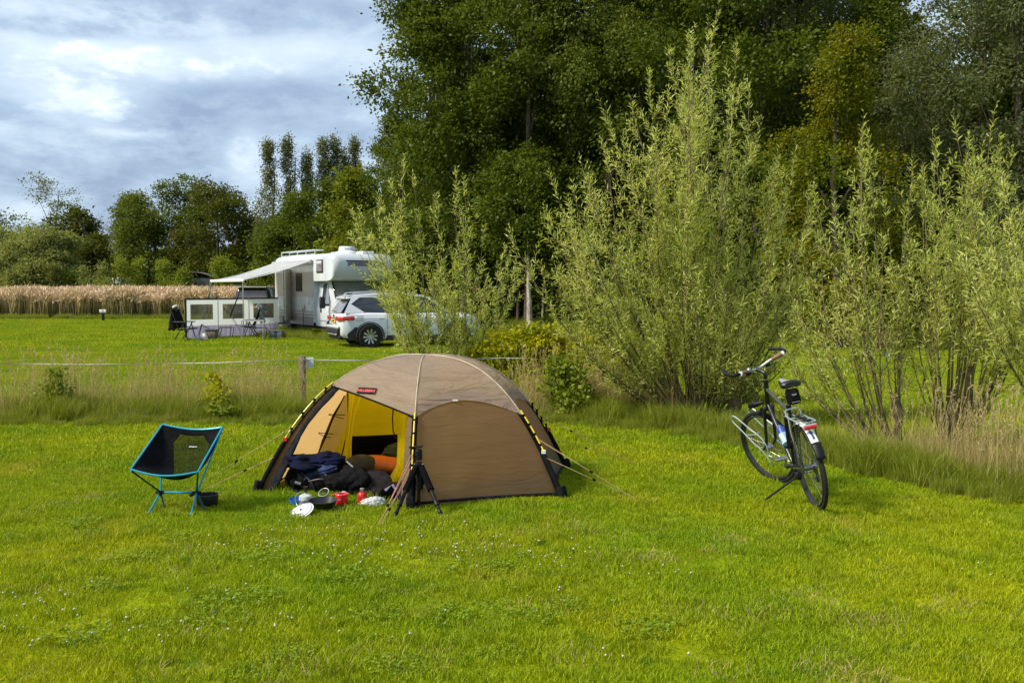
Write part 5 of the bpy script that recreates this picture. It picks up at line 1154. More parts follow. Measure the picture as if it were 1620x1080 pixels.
# ---------------------------------------------------------------- bicycle
def build_bike():
    M_fr = mat('dark_frame_paint', (.008, .009, .009), .35, var=.2, coat=.15); M_gr = mat('grey_green_paint', (.055, .065, .045), .35, metal=.3, coat=.5)
    M_ty = mat('tyre_rubber', (.008, .0078, .0072), .8, var=.25, scale=30, bump=.5, bscale=120); M_al = mat('brushed_alloy', (.50, .51, .52), .4, metal=1.0, var=.06)
    M_rk = mat('silver_rack', (.42, .50, .52), .5, metal=.6, var=.06); M_sad = mat('saddle_black', (.009, .009, .010), .45, var=.2); M_brn = mat('brown_grip', (.20, .10, .06), .6, var=.2)
    M_sadg = mat('saddle_grey', (.30, .30, .32), .5); M_rim = mat('rim_alloy', (.12, .12, .12), .35, metal=.9)
    M_refl = mat('rear_light_red', (.62, .02, .03), .2, var=.15, scale=60, coat=.8); M_spk = mat('spoke_steel', (.25, .25, .25), .3, metal=1)
    rc = G(1294, 806); LEAN = R(11.5); YAW = R(92.0); STEER = R(27); r = .345; WB = 1.07
    o = thing('bicycle', 'dark trekking bicycle leaning on its kickstand on the lawn, front wheel turned left', 'bicycle', (rc.x, rc.y, 0), YAW)
    # local: x forward, y left, z up ; lean towards the left
    LM = Matrix.Rotation(-LEAN, 4, 'X')
    hd = math.radians(18); sa = Vector((-math.sin(hd), 0, math.cos(hd)))    # steering axis
    fa = Vector((WB, 0, r)); off = .045
    sp = fa - Vector((math.cos(hd), 0, math.sin(hd))) * off                  # point on the axis near the axle
    SM = Matrix.Translation(sp) @ Matrix.Rotation(STEER, 4, sa) @ Matrix.Translation(-sp)
    def bd(b, name, m, par=o, front=False, **k):
        b.xform(LM @ SM if front else LM); return b.build(name, m, par, **k)
    ax = lambda t: sp + sa * t                                              # along the steering axis
    def wheel(c, front, cassette=False):
        def circ(rad, n=64, y=0): return [c + Vector((rad * math.cos(a), y, rad * math.sin(a))) for a in [6.28318 * k / n for k in range(n)]]
        b = MB(); b.tube(circ(r - .019), .0185, 10, closed=True); W = bd(b, 'wheel', M_ty, front=front)
        b = MB()
        for y in (-.012, .012): b.tube(circ(r - .045, y=y), .007, 6, closed=True)
        b.tube(circ(r - .052), .009, 6, closed=True); bd(b, 'rim', M_rim, W, front)
        b = MB(); rg = 18
        for k in range(36):
            a0 = 6.28318 * k / 36; s = 1 if k % 2 else -1; a1 = a0 + (.45 if k % 4 < 2 else -.45)
            b.tube([c + Vector((.022 * math.cos(a1), s * .032, .022 * math.sin(a1))), c + Vector(((r - .055) * math.cos(a0), 0, (r - .055) * math.sin(a0)))], 0.0010, 4, cap=False)
        bd(b, 'spokes', M_spk, W, front)
        b = MB(); b.tube([c + Vector((0, -.05, 0)), c + Vector((0, -.035, 0)), c + Vector((0, .035, 0)), c + Vector((0, .05, 0))], [.008, .024 if cassette else .018, .024 if cassette else .018, .008], 14)
        if cassette:
            for q in range(7): b.tube([c + Vector((0, -.030 - .004 * q, 0)), c + Vector((0, -.0325 - .004 * q, 0))], .055 - .005 * q, 24)
        else: b.tube([c + Vector((0, -.028, 0)), c + Vector((0, .028, 0))], .028, 16)
        bd(b, 'hub', M_al if not cassette else M_spk, W, front)
    wheel(Vector((0, 0, r)), False, True); wheel(fa, True)
    # frame
    bb = Vector((.44, 0, .285)); st_top = Vector((.275, 0, .80)); ht, hb = ax(.62), ax(.44); ra = Vector((0, 0, r))
    sc = st_top - Vector((-.0, 0, .05))
    for nm, p, q, rd, m in (('down_tube', hb, bb, .019, M_fr), ('top_tube', ht - sa * .03, sc, .0155, M_gr), ('seat_tube', bb, st_top, .016, M_fr), ('head_tube', ax(.41), ax(.65), .022, M_fr)):
        b = MB(); b.tube([p, q], rd, 12); bd(b, nm, m)
    for s in (-1, 1):
        b = MB(); b.tube([bb + Vector((-.02, s * .02, 0)), bb + Vector((-.12, s * .045, .005)), ra + Vector((.02, s * .062, 0))], [.012, .010, .008], 8); bd(b, 'chain_stay', M_gr)
        b = MB(); b.tube([sc + Vector((0, s * .018, 0)), sc + Vector((-.09, s * .045, -.14)), ra + Vector((0, s * .062, .01))], [.010, .009, .008], 8); bd(b, 'seat_stay', M_gr)
        b = MB(); b.tube([ax(.40) + Vector((0, s * .05, 0)), sp + Vector((0, s * .055, .02)) + sa * .05, fa + Vector((0, s * .055, 0))], [.016, .013, .009], 10); bd(b, 'fork_blade', M_fr, front=True)
    b = MB(); b.box(ax(.405), (.045, .13, .03), bev=.01); b.tube([ax(.39), ax(.43)], .024, 12); bd(b, 'fork_crown', M_fr, front=True)
    b = MB(); b.box(ax(.375) + Vector((.03, .045, 0)), (.03, .03, .09), bev=.008); b.box(ax(.375) + Vector((.03, -.045, 0)), (.03, .03, .09), bev=.008); bd(b, 'brake', M_plastic, front=True)
    # stem and touring handlebar
    top = ax(.735)
    b = MB(); b.tube([ax(.63), ax(.70)], .0155, 12); b.tube(smooth_path([ax(.69), top, top + Vector((.03, 0, .022)), top + Vector((.085, 0, .045))], 4), .0175, 12); b.tube([ax(.655), ax(.675)], .024, 14); bd(b, 'stem', M_fr, front=True)
    b = MB(); b.tube([ax(.68), ax(.69)], .020, 14); bd(b, 'spacer', M_al, front=True)
    hc = top + Vector((.09, 0, .047))
    b = MB(); b.tube(smooth_path([hc + Vector((-.09, -.235, .045)), hc + Vector((-.05, -.14, .03)), hc + Vector((0, -.05, .0)), hc, hc + Vector((0, .05, .0)), hc + Vector((-.05, .14, .03)), hc + Vector((-.09, .235, .045))], 5), .0125, 10); bd(b, 'handlebar', M_al, front=True)
    for s in (-1, 1):
        b = MB(); b.tube(smooth_path([hc + Vector((-.052, s * .15, .031)), hc + Vector((-.07, s * .19, .037)), hc + Vector((-.092, s * .245, .046))], 4), [.0165] * 4 + [.0185] * 4 + [.0165], 12); bd(b, 'grip', M_brn, front=True)
        b = MB(); b.tube(smooth_path([hc + Vector((-.092, s * .25, .046)), hc + Vector((-.07, s * .30, .055)), hc + Vector((.02, s * .315, .075)), hc + Vector((.09, s * .27, .095))], 5), .0155, 10); bd(b, 'bar_end', M_plastic, front=True)
        b = MB(); b.tube([hc + Vector((-.088, s * .243, .046)), hc + Vector((-.095, s * .262, .048))], .020, 10); bd(b, 'end_plug', M_white, front=True)
        b = MB(); b.box(hc + Vector((-.02, s * .115, .0)), (.035, .05, .035), bev=.01); b.tube(smooth_path([hc + Vector((-.01, s * .12, -.005)), hc + Vector((.02, s * .16, -.02)), hc + Vector((-.04, s * .24, -.015))], 4), .005, 6); bd(b, 'brake_lever', M_plastic, front=True)
        b = MB(); b.tube(smooth_path([hc + Vector((-.01, s * .12, 0)), hc + Vector((.10, s * .08, -.06)), ax(.55) + Vector((.09, s * .03, 0)), ax(.42) + Vector((.03, s * .03, 0))], 6), .0025, 5); bd(b, 'brake_cable', M_plastic, front=True)
    b = MB(); b.lathe([(0, -.006), (.017, -.006), (.019, .004), (.012, .016), (0, .019)], hc + Vector((-.02, .095, .028)), 18); bd(b, 'bell', M_al, front=True)
    b = MB(); p = ax(.47) + Vector((.02, .0, 0)); b.tube([p + Vector((0, .03, 0)), p + Vector((.06, .075, .0)), p + Vector((.13, .075, -.01))], [.012, .026, .030], 14); bd(b, 'head_lamp', M_plastic, front=True)
    b = MB(); q = p + Vector((.131, .075, -.01)); b.tube([q, q + Vector((.004, 0, 0))], .026, 14); bd(b, 'lamp_lens', mat('lens_grey', (.7, .72, .75), .1), front=True)
    # front low rider rack, both sides, turning with the fork
    for s in (-1, 1):
        y = s * .105; f = fa
        b = MB(); b.tube(smooth_path([f + Vector((-.01, s * .07, .02)), f + Vector((.02, y, .05)), f + Vector((.16, y, .20)), f + Vector((.24, y, .285)), f + Vector((.235, y, .325)), f + Vector((.185, y, .33)), f + Vector((.05, y, .225)), f + Vector((-.06, y, .14)), f + Vector((-.11, y, .05)), f + Vector((-.10, y, -.03)), f + Vector((-.14, y, -.05))], 5), .0055, 8)
        b.tube([f + Vector((.11, y, .155)), f + Vector((-.03, y, .16))], .0045, 7); b.tube([f + Vector((-.02, s * .06, .165)), f + Vector((-.02, y, .165))], .0045, 6)
        b.tube(smooth_path([f + Vector((.02, y, .06)), f + Vector((-.05, y, -.02)), f + Vector((-.09, y, -.10)), f + Vector((-.06, y, -.14))], 4), .005, 7); bd(b, 'low_rider_rack', M_rk, front=True)
    # seat post, saddle, saddle bag
    b = MB(); sp_top = Vector((.225, 0, .965)); b.tube([st_top - Vector((0, 0, .02)), sp_top], .0135, 12); bd(b, 'seat_post', M_al)
    b = MB(); b.tube([st_top - Vector((.0, 0, .012)), st_top + Vector((-.006, 0, .018))], .021, 14); bd(b, 'seat_clamp', M_plastic)
    def sec(x, w, z, h): return [Vector((x, w * math.cos(a), z + (h * math.sin(a) if math.sin(a) > 0 else .035 * math.sin(a) * (.4 + abs(math.cos(a)))))) for a in [6.28318 * k / 20 for k in range(20)]]
    b = MB(); b.loft([sec(.38, .012, 1.0, .012), sec(.36, .021, 1.0, .022), sec(.30, .026, 1.002, .026), sec(.23, .040, 1.0, .028), sec(.17, .066, 1.0, .03), sec(.12, .083, 1.004, .033), sec(.085, .080, 1.008, .030), sec(.07, .060, 1.008, .018)]); bd(b, 'saddle', M_sad)
    b = MB(); b.grid(lambda u, v: Vector((.085 + .285 * v, (u - .5) * 2 * (.045 * (1 - v) ** .8 + .012), 1.0365 - .006 * v - .010 * abs((u - .5) * 2) ** 2 - .006 * math.sin(3.1 * v))), 6, 14); bd(b, 'saddle_top', M_sadg, thick=.002)
    b = MB(); b.tube([Vector((.11, .02, .975)), Vector((.22, .02, .968)), Vector((.33, .012, .99))], .004, 6); b.tube([Vector((.11, -.02, .975)), Vector((.22, -.02, .968)), Vector((.33, -.012, .99))], .004, 6); bd(b, 'saddle_rails', M_al)
    b = MB(); b.box((.105, 0, .905), (.09, .10, .125), rot=Matrix.Rotation(.15, 3, 'Y'), bev=.022); Bg = bd(b, 'saddle_bag', M_cloth)
    b = MB()
    for k, (w, z) in enumerate(((.042, .93), (.030, .922), (.062, .868))): b.box((.0565 + (.93 - z) * -.15 + .001, 0, z), (.003, w, .0045), rot=Matrix.Rotation(.15, 3, 'Y'))
    bd(b, 'bag_reflective_marks', M_sadg, Bg)
    # rear rack
    zr = .735
    b = MB(); w = .062
    b.tube(smooth_path([(.20, w, zr + .01), (.0, w, zr), (-.15, w, zr), (-.185, w * .7, zr), (-.185, -w * .7, zr), (-.15, -w, zr), (0, -w, zr), (.20, -w, zr + .01)], 5), .0055, 8)
    b.tube([(.2, 0, zr + .008), (-.185, 0, zr)], .0045, 7)
    for x in (.1, -.04): b.tube([(x, -w, zr), (x, w, zr)], .0045, 6)
    b.tube(smooth_path([(.17, w * .95, zr), (.19, w * .95, zr + .045), (.19, w * .6, zr + .06), (.19, -w * .6, zr + .06), (.19, -w * .95, zr + .045), (.17, -w * .95, zr)], 4), .005, 7)
    bd(b, 'rear_rack', M_rk)
    for s in (-1, 1):
        b = MB()
        for x in (-.13, -.03, .1): b.tube([(x, s * w, zr), (x * .25 - .005, s * .075, r + .03)], .0055, 7)
        bd(b, 'rack_strut', M_gr)
    b = MB(); b.box((-.045, 0, zr + .012), (.30, .03, .006)); b.tube([(.1, .02, zr + .014), (-.17, .02, zr + .012)], .004, 6); bd(b, 'rack_strap', M_plastic)
    b = MB(); b.box((-.195, 0, zr - .035), (.028, .115, .042), bev=.010); Lh = bd(b, 'rear_light', M_rk)
    b = MB(); b.box((-.2105, 0, zr - .035), (.012, .10, .030), bev=.008); bd(b, 'light_lens', M_refl, Lh)
    # mudguard with sticker and black flap
    def guard(a0, a1, w, R0=r + .018, n=14):
        g_ = MB(); g_.grid(lambda u, v: Vector((-(R0 - .012 * abs(2 * u - 1) ** 2) * math.cos(a0 + (a1 - a0) * v), (u - .5) * w, r + (R0 - .012 * abs(2 * u - 1) ** 2) * math.sin(a0 + (a1 - a0) * v))), 8, n); return g_
    b = guard(R(40), R(118), .062); bd(b, 'mudguard', M_white, thick=.002)
    b = guard(R(20), R(42), .072, r + .024, 6); bd(b, 'mudguard_flap', M_plastic, thick=.004)
    b = guard(R(47), R(60), .036, r + .021, 4); bd(b, 'mudguard_sticker', mat('sticker_blue', (.05, .06, .20), .5), thick=.001); b = guard(R(60), R(65), .036, r + .021, 2); bd(b, 'mudguard_sticker', mat('sticker_orange', (.7, .25, .10), .5), thick=.001)
    b = guard(R(118), R(150), .05); bd(b, 'mudguard', M_fr, thick=.002)
    # bottle, drive, kickstand, lock
    d = (hb - bb).normalized(); n_ = Vector((-d.z, 0, d.x)); c0 = bb + d * .18 + n_ * .055; Mb = d.to_track_quat('Z', 'Y').to_matrix()
    b = MB(); b.lathe([(0, 0), (.036, 0), (.038, .01), (.038, .10), (.034, .12), (.037, .14), (.033, .165), (.014, .175), (.014, .19), (0, .192)], c0, 22, Mb); Bt = bd(b, 'water_bottle', mat('pale_blue_bottle', (.35, .55, .75), .3, var=.3, scale=20))
    b = MB(); b.lathe([(.0385, .10), (.0388, .105), (.036, .125), (.0376, .145), (.034, .164), (.015, .176), (.0145, .192)], c0, 22, Mb); bd(b, 'bottle_top', mat('blue_print', (.03, .07, .35), .4), Bt)
    b = MB(); c1 = (bb + st_top) / 2 + Vector((.05, 0, .06)); b.tube([c1 + Vector((0, 0, -.16)), c1 + Vector((-.06, 0, .10))], .036, 14); bd(b, 'frame_pouch', M_cloth)
    b = MB(); b.tube([bb + Vector((0, -.055, 0)), bb + Vector((0, -.060, 0))], .088, 30); b.tube([bb + Vector((0, -.065, 0)), bb + Vector((0, .065, 0))], .02, 12); bd(b, 'chainring', M_spk)
    ca = R(-38)
    for s, a in ((-1, ca), (1, ca + math.pi)):
        p = bb + Vector((0, s * .075, 0)); q = p + Vector((.17 * math.cos(a), s * .01, .17 * math.sin(a))); b = MB(); b.tube([p, q], [.013, .010], 8); bd(b, 'crank', M_al)
        b = MB(); b.box(q + Vector((0, s * .055, 0)), (.085, .095, .022), bev=.006); bd(b, 'pedal', M_al)
    b = MB(); lp = [bb + Vector((0, -.058, .086)), ra + Vector((0, -.045, .042)), ra + Vector((-.04, -.045, 0)), ra + Vector((0.01, -.045, -.045)), ra + Vector((.03, -.047, -.11)), bb + Vector((0, -.058, -.086)), bb + Vector((.085, -.058, 0))]
    b.tube(lp, .0045, 5, closed=True); bd(b, 'chain', M_gr)
    b = MB(); b.box(ra + Vector((.02, -.05, -.08)), (.03, .02, .11), bev=.006); bd(b, 'derailleur', M_plastic)
    # kickstand ends on the ground on the left
    k0 = LM @ Vector((.16, .06, .26)); k1 = Vector((.30, .36, 0.0)); kb = MB(); kb.tube([k0, k0.lerp(k1, .12), k1], [.015, .009, .009], 8); kb.build('kickstand', M_plastic, o)
    kb = MB(); kb.box(k0, (.06, .05, .06), bev=.01); kb.build('kickstand_mount', M_plastic, o)
    return o
build_bike()
# ---------------------------------------------------------------- vehicles and the pitch of the camper
M_wpaint = mat('white_car_paint', (.66, .68, .71), .22, var=.02, scale=2, coat=.8)
M_glass = mat('tinted_glass', (.015, .018, .022), .06, var=.1, scale=1.5, spec=.9)
M_glassw = mat('rear_glass', (.16, .15, .18), .08, var=.3, scale=1.5, spec=.9)
M_trim = mat('black_trim', (.012, .012, .013), .6, var=.15)
M_tyre = mat('car_tyre', (.010, .0098, .0095), .85, var=.2, bump=.3)
M_alloy = mat('car_alloy', (.55, .54, .54), .3, metal=.9, var=.05)
M_tail = mat('tail_light', (.70, .022, .022), .15, var=.3, scale=14, coat=1)
M_plate = mat('plate_yellow', (.80, .52, .10), .5)
M_ink = mat('ink', (.006, .006, .006), .6)
def car_wheel(c, par, rad=.34, w=.22, side=-1, spokes=10):
    "wheel axis along local y, outer face on `side`"
    My = Matrix.Rotation(math.pi / 2, 3, 'X'); c = Vector(c)
    b = MB(); b.lathe([(rad * .62, -w / 2), (rad * .92, -w / 2), (rad, -w * .36), (rad, w * .36), (rad * .92, w / 2), (rad * .62, w / 2)], c, 36, My); W = b.build('wheel', M_tyre, par)
    b = MB(); b.lathe([(rad * .62, -w / 2 + .01), (rad * .66, -w / 2 - .002), (rad * .68, -w / 2 + .01)] if side < 0 else [(rad * .62, w / 2 - .01), (rad * .66, w / 2 + .002), (rad * .68, w / 2 - .01)], c, 36, My)
    y0 = side * (w / 2 - .035)
    b2 = MB(); b2.lathe([(0, side * .02), (rad * .64, side * .02)], c, 30, My); b2.build('wheel_well', M_ink, W)
    for k in range(spokes):
        a = 6.28318 * k / spokes + .1
        d = Vector((math.cos(a), 0, math.sin(a))); t = Vector((-math.sin(a), 0, math.cos(a)))
        for q in (-1, 1): pass
        p0, p1 = c + d * rad * .10 + Vector((0, y0 + side * .01, 0)), c + d * rad * .65 + Vector((0, y0 + side * .02, 0))
        b.prism([p0 - t * .012, p0 + t * .012, p1 + t * .030, p1 - t * .030], (0, -side * .02, 0))
    b.lathe([(0, y0 + side * .02), (rad * .16, y0 + side * .015), (rad * .17, y0 - side * .02)][::(1 if side < 0 else -1)], c, 16, Matrix.Identity(3) @ Matrix.Rotation(math.pi / 2, 3, 'X')) if False else None
    b.tube([c + Vector((0, y0 - side * .01, 0)), c + Vector((0, y0 + side * .018, 0))], rad * .15, 14)
    b.build('rim', M_alloy, W); return W
def body_loft(st, n_mirror=True):
    "st: list of (x, [(y,z)...] half section bottom centre to top centre)"
    secs = []
    for x, half in st:
        s = [Vector((x + (p[2] if len(p) > 2 else 0), p[0], p[1])) for p in half]; s += [Vector((v.x, -v.y, v.z)) for v in reversed(half and [Vector((x + (p[2] if len(p) > 2 else 0), p[0], p[1])) for p in half][1:-1])]
        secs.append(s)
    return secs
def side_poly(name, pts, y, m, par, thick=.012, inset=None):
    "flat panel on the side of a vehicle: pts in (x,z) at lateral y (function or number)"
    yf = y if callable(y) else (lambda x, z: y)
    q = [Vector((x, yf(x, z), z)) for x, z in pts]; s = 1 if q[0].y > 0 else -1
    b = MB(); b.prism(q, (0, -s * thick, 0)); return b.build(name, m, par, smooth=False)
def build_car():
    be = R(22); rw = Vector((-4.14, 29.25, 0)); u = Vector((math.cos(be), math.sin(be), 0)); nrm = Vector((-math.sin(be), math.cos(be), 0))
    # local frame: x forward (to the right of the picture), y left (away from the camera), origin under the middle of the rear axle
    org = rw + nrm * .80
    o = thing('parked_car', 'white compact SUV with red tail lights and yellow rear plate parked beside the camper', 'car', org, be)
    # lower body: half sections from floor centre, over sill, shoulder, to beltline centre
    def hs(x, wl, ws, zf, zs, zb, wb):
        return (x, [(0, zf), (wl * .8, zf), (wl, zf + .06), (wl + .01, zf + .18), (ws, zs), (ws - .015, zs + .05), (wb, zb), (wb * .6, zb + .02), (0, zb + .025)])
    st = [hs(-.84, .55, .62, .50, .80, .90, .55), hs(-.82, .78, .80, .34, .78, .96, .70), hs(-.74, .84, .87, .28, .82, 1.00, .76), hs(-.55, .87, .905, .26, .84, 1.03, .80), hs(-.2, .88, .915, .24, .86, 1.03, .81), hs(.4, .88, .905, .22, .86, 1.02, .80),
          hs(1.3, .88, .905, .22, .84, 1.01, .79), hs(2.1, .88, .905, .22, .82, 1.01, .78), hs(2.45, .88, .905, .24, .82, 1.03, .74), hs(2.9, .86, .90, .25, .82, 1.0, .72), hs(3.25, .82, .87, .27, .78, .93, .68), hs(3.42, .72, .76, .30, .72, .86, .58), hs(3.5, .5, .55, .38, .64, .76, .4)]
    b = MB(); b.loft(body_loft(st)); body = b.build('body', M_wpaint, o, sharp=50)
    # greenhouse (glass) and roof
    def gs(x, wb, zb, wt, zt, xt=0): return (x, [(0, zb - .03), (wb, zb - .03), (wb, zb + .02), (wt + .035, zt - .06, xt * .9), (wt, zt - .02, xt), (wt * .6, zt, xt), (0, zt + .01, xt)])
    g = MB(); g.loft(body_loft([gs(-.72, .74, 1.0, .58, 1.44, .26), gs(-.45, .79, 1.03, .60, 1.50, .14), gs(.4, .80, 1.02, .61, 1.55), gs(1.2, .79, 1.02, .60, 1.54), gs(1.75, .78, 1.02, .58, 1.49, -.12), gs(2.42, .74, 1.02, .54, 1.42, -.62)])); g.build('windows', M_glass, o, sharp=40)
    rf = MB(); rf.grid(lambda q, v: (lambda x, w: Vector((x, (q - .5) * 2 * w, np.interp(x, [-.56, -.3, .4, 1.2, 1.68, 1.85], [1.47, 1.535, 1.585, 1.575, 1.515, 1.46]) - .035 * abs(2 * q - 1) ** 3)))(-.62 + 2.45 * v, .635), 12, 20); rf.build('roof', M_wpaint, o, thick=.035, sharp=60)
    def ysd(x, z): return -(.805 - (z - 1.03) / .5 * .19) - .012
    for s in (-1, 1):
        yf = lambda x, z, s=s: s * -ysd(x, z)
        side_poly('rear_pillar', [(-.72, 1.02), (-.10, 1.02), (-.50, 1.28), (-.24, 1.465), (1.75, 1.50), (1.70, 1.54), (.3, 1.56), (-.44, 1.515)], yf, M_wpaint, o, .03)
        side_poly('door_pillar', [(.50, 1.02), (.60, 1.02), (.56, 1.49), (.48, 1.49)], yf, M_ink, o, .02); side_poly('door_pillar', [(1.22, 1.02), (1.34, 1.02), (1.26, 1.49), (1.18, 1.49)], yf, M_ink, o, .02)
        side_poly('front_pillar', [(2.36, 1.02), (2.50, 1.02), (1.84, 1.50), (1.72, 1.50)], yf, M_wpaint, o, .03)
        for L_, m in (([(-.62, .24), (-.44, .24), (-.37, .62), (-.42, .62), (-.66, .42)], M_trim), ([(.46, .22), (2.28, .22), (2.22, .37), (.52, .37)], M_trim)):
            side_poly('sill_trim', L_, s * .925, m, o, .03)
        for xc in (0, 2.64):
            bz = MB(); pts = []; 
            for k in range(15):
                a = math.pi * k / 14 * 1.06 - .09; pts.append((xc + .435 * math.cos(a), .35 + .42 * math.sin(a)))
            inn = [(xc + (q[0] - xc) * .955, .35 + (q[1] - .35) * .955) for q in pts]
            for k in range(14): bz.prism([Vector((pts[k][0], s * .952, pts[k][1])), Vector((pts[k + 1][0], s * .952, pts[k + 1][1])), Vector((inn[k + 1][0], s * .952, inn[k + 1][1])), Vector((inn[k][0], s * .952, inn[k][1]))], (0, -s * .06, 0))
            bz.build('arch_trim', M_trim, o, smooth=False)
            w_ = MB(); w_.prism([Vector((xc + .385 * math.cos(a), s * .922, .35 + .375 * math.sin(a))) for a in [math.pi * k / 16 for k in range(17)]] + [Vector((xc - .385, s * .922, .2)), Vector((xc + .385, s * .922, .2))], (0, -s * .25, 0)); w_.build('wheel_arch', M_ink, o, smooth=False)
            car_wheel((xc, s * .862, .345), o, .345, .225, s)
        bz = MB(); bz.box((.35, s * .925, .87), (.20, .02, .03), bev=.008); bz.build('door_handle', M_wpaint, o); bz = MB(); bz.box((1.30, s * .925, .87), (.20, .02, .03), bev=.008); bz.build('door_handle', M_wpaint, o)
        for x in (.52, 1.30): sm = MB(); sm.box((x, s * .9195, .70), (.008, .004, .62)); sm.build('door_seam', M_trim, o)
        sm = MB(); sm.box((.8, s * .918, .955), (3.0, .006, .012)); sm.build('shoulder_line', M_trim, o)
        rr = MB(); rr.tube(smooth_path([(-.42, s * .56, 1.545), (-.3, s * .56, 1.60), (.5, s * .565, 1.635), (1.3, s * .56, 1.615), (1.55, s * .55, 1.55)], 5), .016, 8); rr.build('roof_rail', M_alloy, o)
        tl = MB(); tl.box((-.862, s * .60, .865), (.05, .34, .125), bev=.012); tl.box((-.815, s * .81, .865), (.05, .16, .125), rot=Matrix.Rotation(-s * .85, 3, 'Z'), bev=.012); tl.box((-.62, s * .915, .875), (.34, .05, .115), rot=Matrix.Rotation(-.04, 3, 'Y'), bev=.012); tl.build('tail_light', M_tail, o)
        mr = MB(); mr.box((2.15, s * .99, 1.03), (.12, .2, .14), bev=.03); mr.build('wing_mirror', M_wpaint, o)
        fl = MB(); fl.box((-.785, s * .70, .475), (.06, .22, .05), rot=Matrix.Rotation(s * -.5, 3, 'Z'), bev=.01); fl.build('rear_reflector', M_tail, o)
    # rear face
    gl = MB(); gl.prism([Vector(p) for p in ((-.77, .66, 1.03), (-.80, 0, 1.02), (-.77, -.66, 1.03), (-.50, -.55, 1.40), (-.50, .55, 1.40))], (-.02, 0, .012)); gl.build('rear_window', M_glassw, o, smooth=False)
    sp = MB(); sp.prism([Vector(p) for p in ((-.66, .60, 1.47), (-.42, .63, 1.545), (-.42, -.63, 1.545), (-.66, -.60, 1.47))], (0, 0, -.045)); sp.build('roof_spoiler', M_wpaint, o, smooth=False)
    wp = MB(); wp.box((-.80, .0, 1.055), (.02, .36, .02), rot=Matrix.Rotation(.05, 3, 'X')); wp.build('rear_wiper', M_trim, o)
    b = MB(); b.box((-.885, 0, .50), (.07, 1.45, .20), bev=.03); b.build('bumper_trim', M_trim, o)
    b = MB(); b.box((-.88, 0, .615), (.10, 1.50, .075), bev=.03); b.build('bumper', M_wpaint, o)
    b = MB(); b.box((-.90, 0, .395), (.05, 1.15, .05), bev=.015); b.build('skid_plate', M_alloy, o)
    b = MB(); b.box((-.66, 0, .34), (.4, 1.5, .16), bev=.03); b.build('underbody', M_ink, o)
    b = MB(); b.box((-.868, .0, .785), (.02, .52, .115), bev=.004); pl = b.build('number_plate', M_plate, o)
    RM = Matrix(((0, 0, -1), (-1, 0, 0), (0, 1, 0))).to_4x4()
    text('plate_number', 'G-483-KP', .10, M_ink, pl, Matrix.Translation((-.880, 0, .785)) @ RM, .003)
    tb = MB(); tb.box((-.862, 0, .86), (.02, .62, .022)); tb.build('plate_recess', M_trim, o)
    bd_ = MB(); bd_.box((-.858, 0, .935), (.012, .10, .085), bev=.01); bd_.build('badge', M_trim, o)
    text('model_lettering', 'ATECA', .062, M_trim, o, Matrix.Translation((-.868, .33, .675)) @ RM, .002); text('engine_lettering', 'TSI', .055, M_trim, o, Matrix.Translation((-.868, -.42, .675)) @ RM, .002)
    fcap = MB(); fcap.box((-.28, -.9225, .87), (.2, .004, .16), bev=.002); fcap.build('fuel_flap', M_wpaint, o)
    an = MB(); an.tube([(-.35, 0, 1.55), (-.48, 0, 1.66)], .008, 6); an.build('aerial', M_trim, o)
build_car()

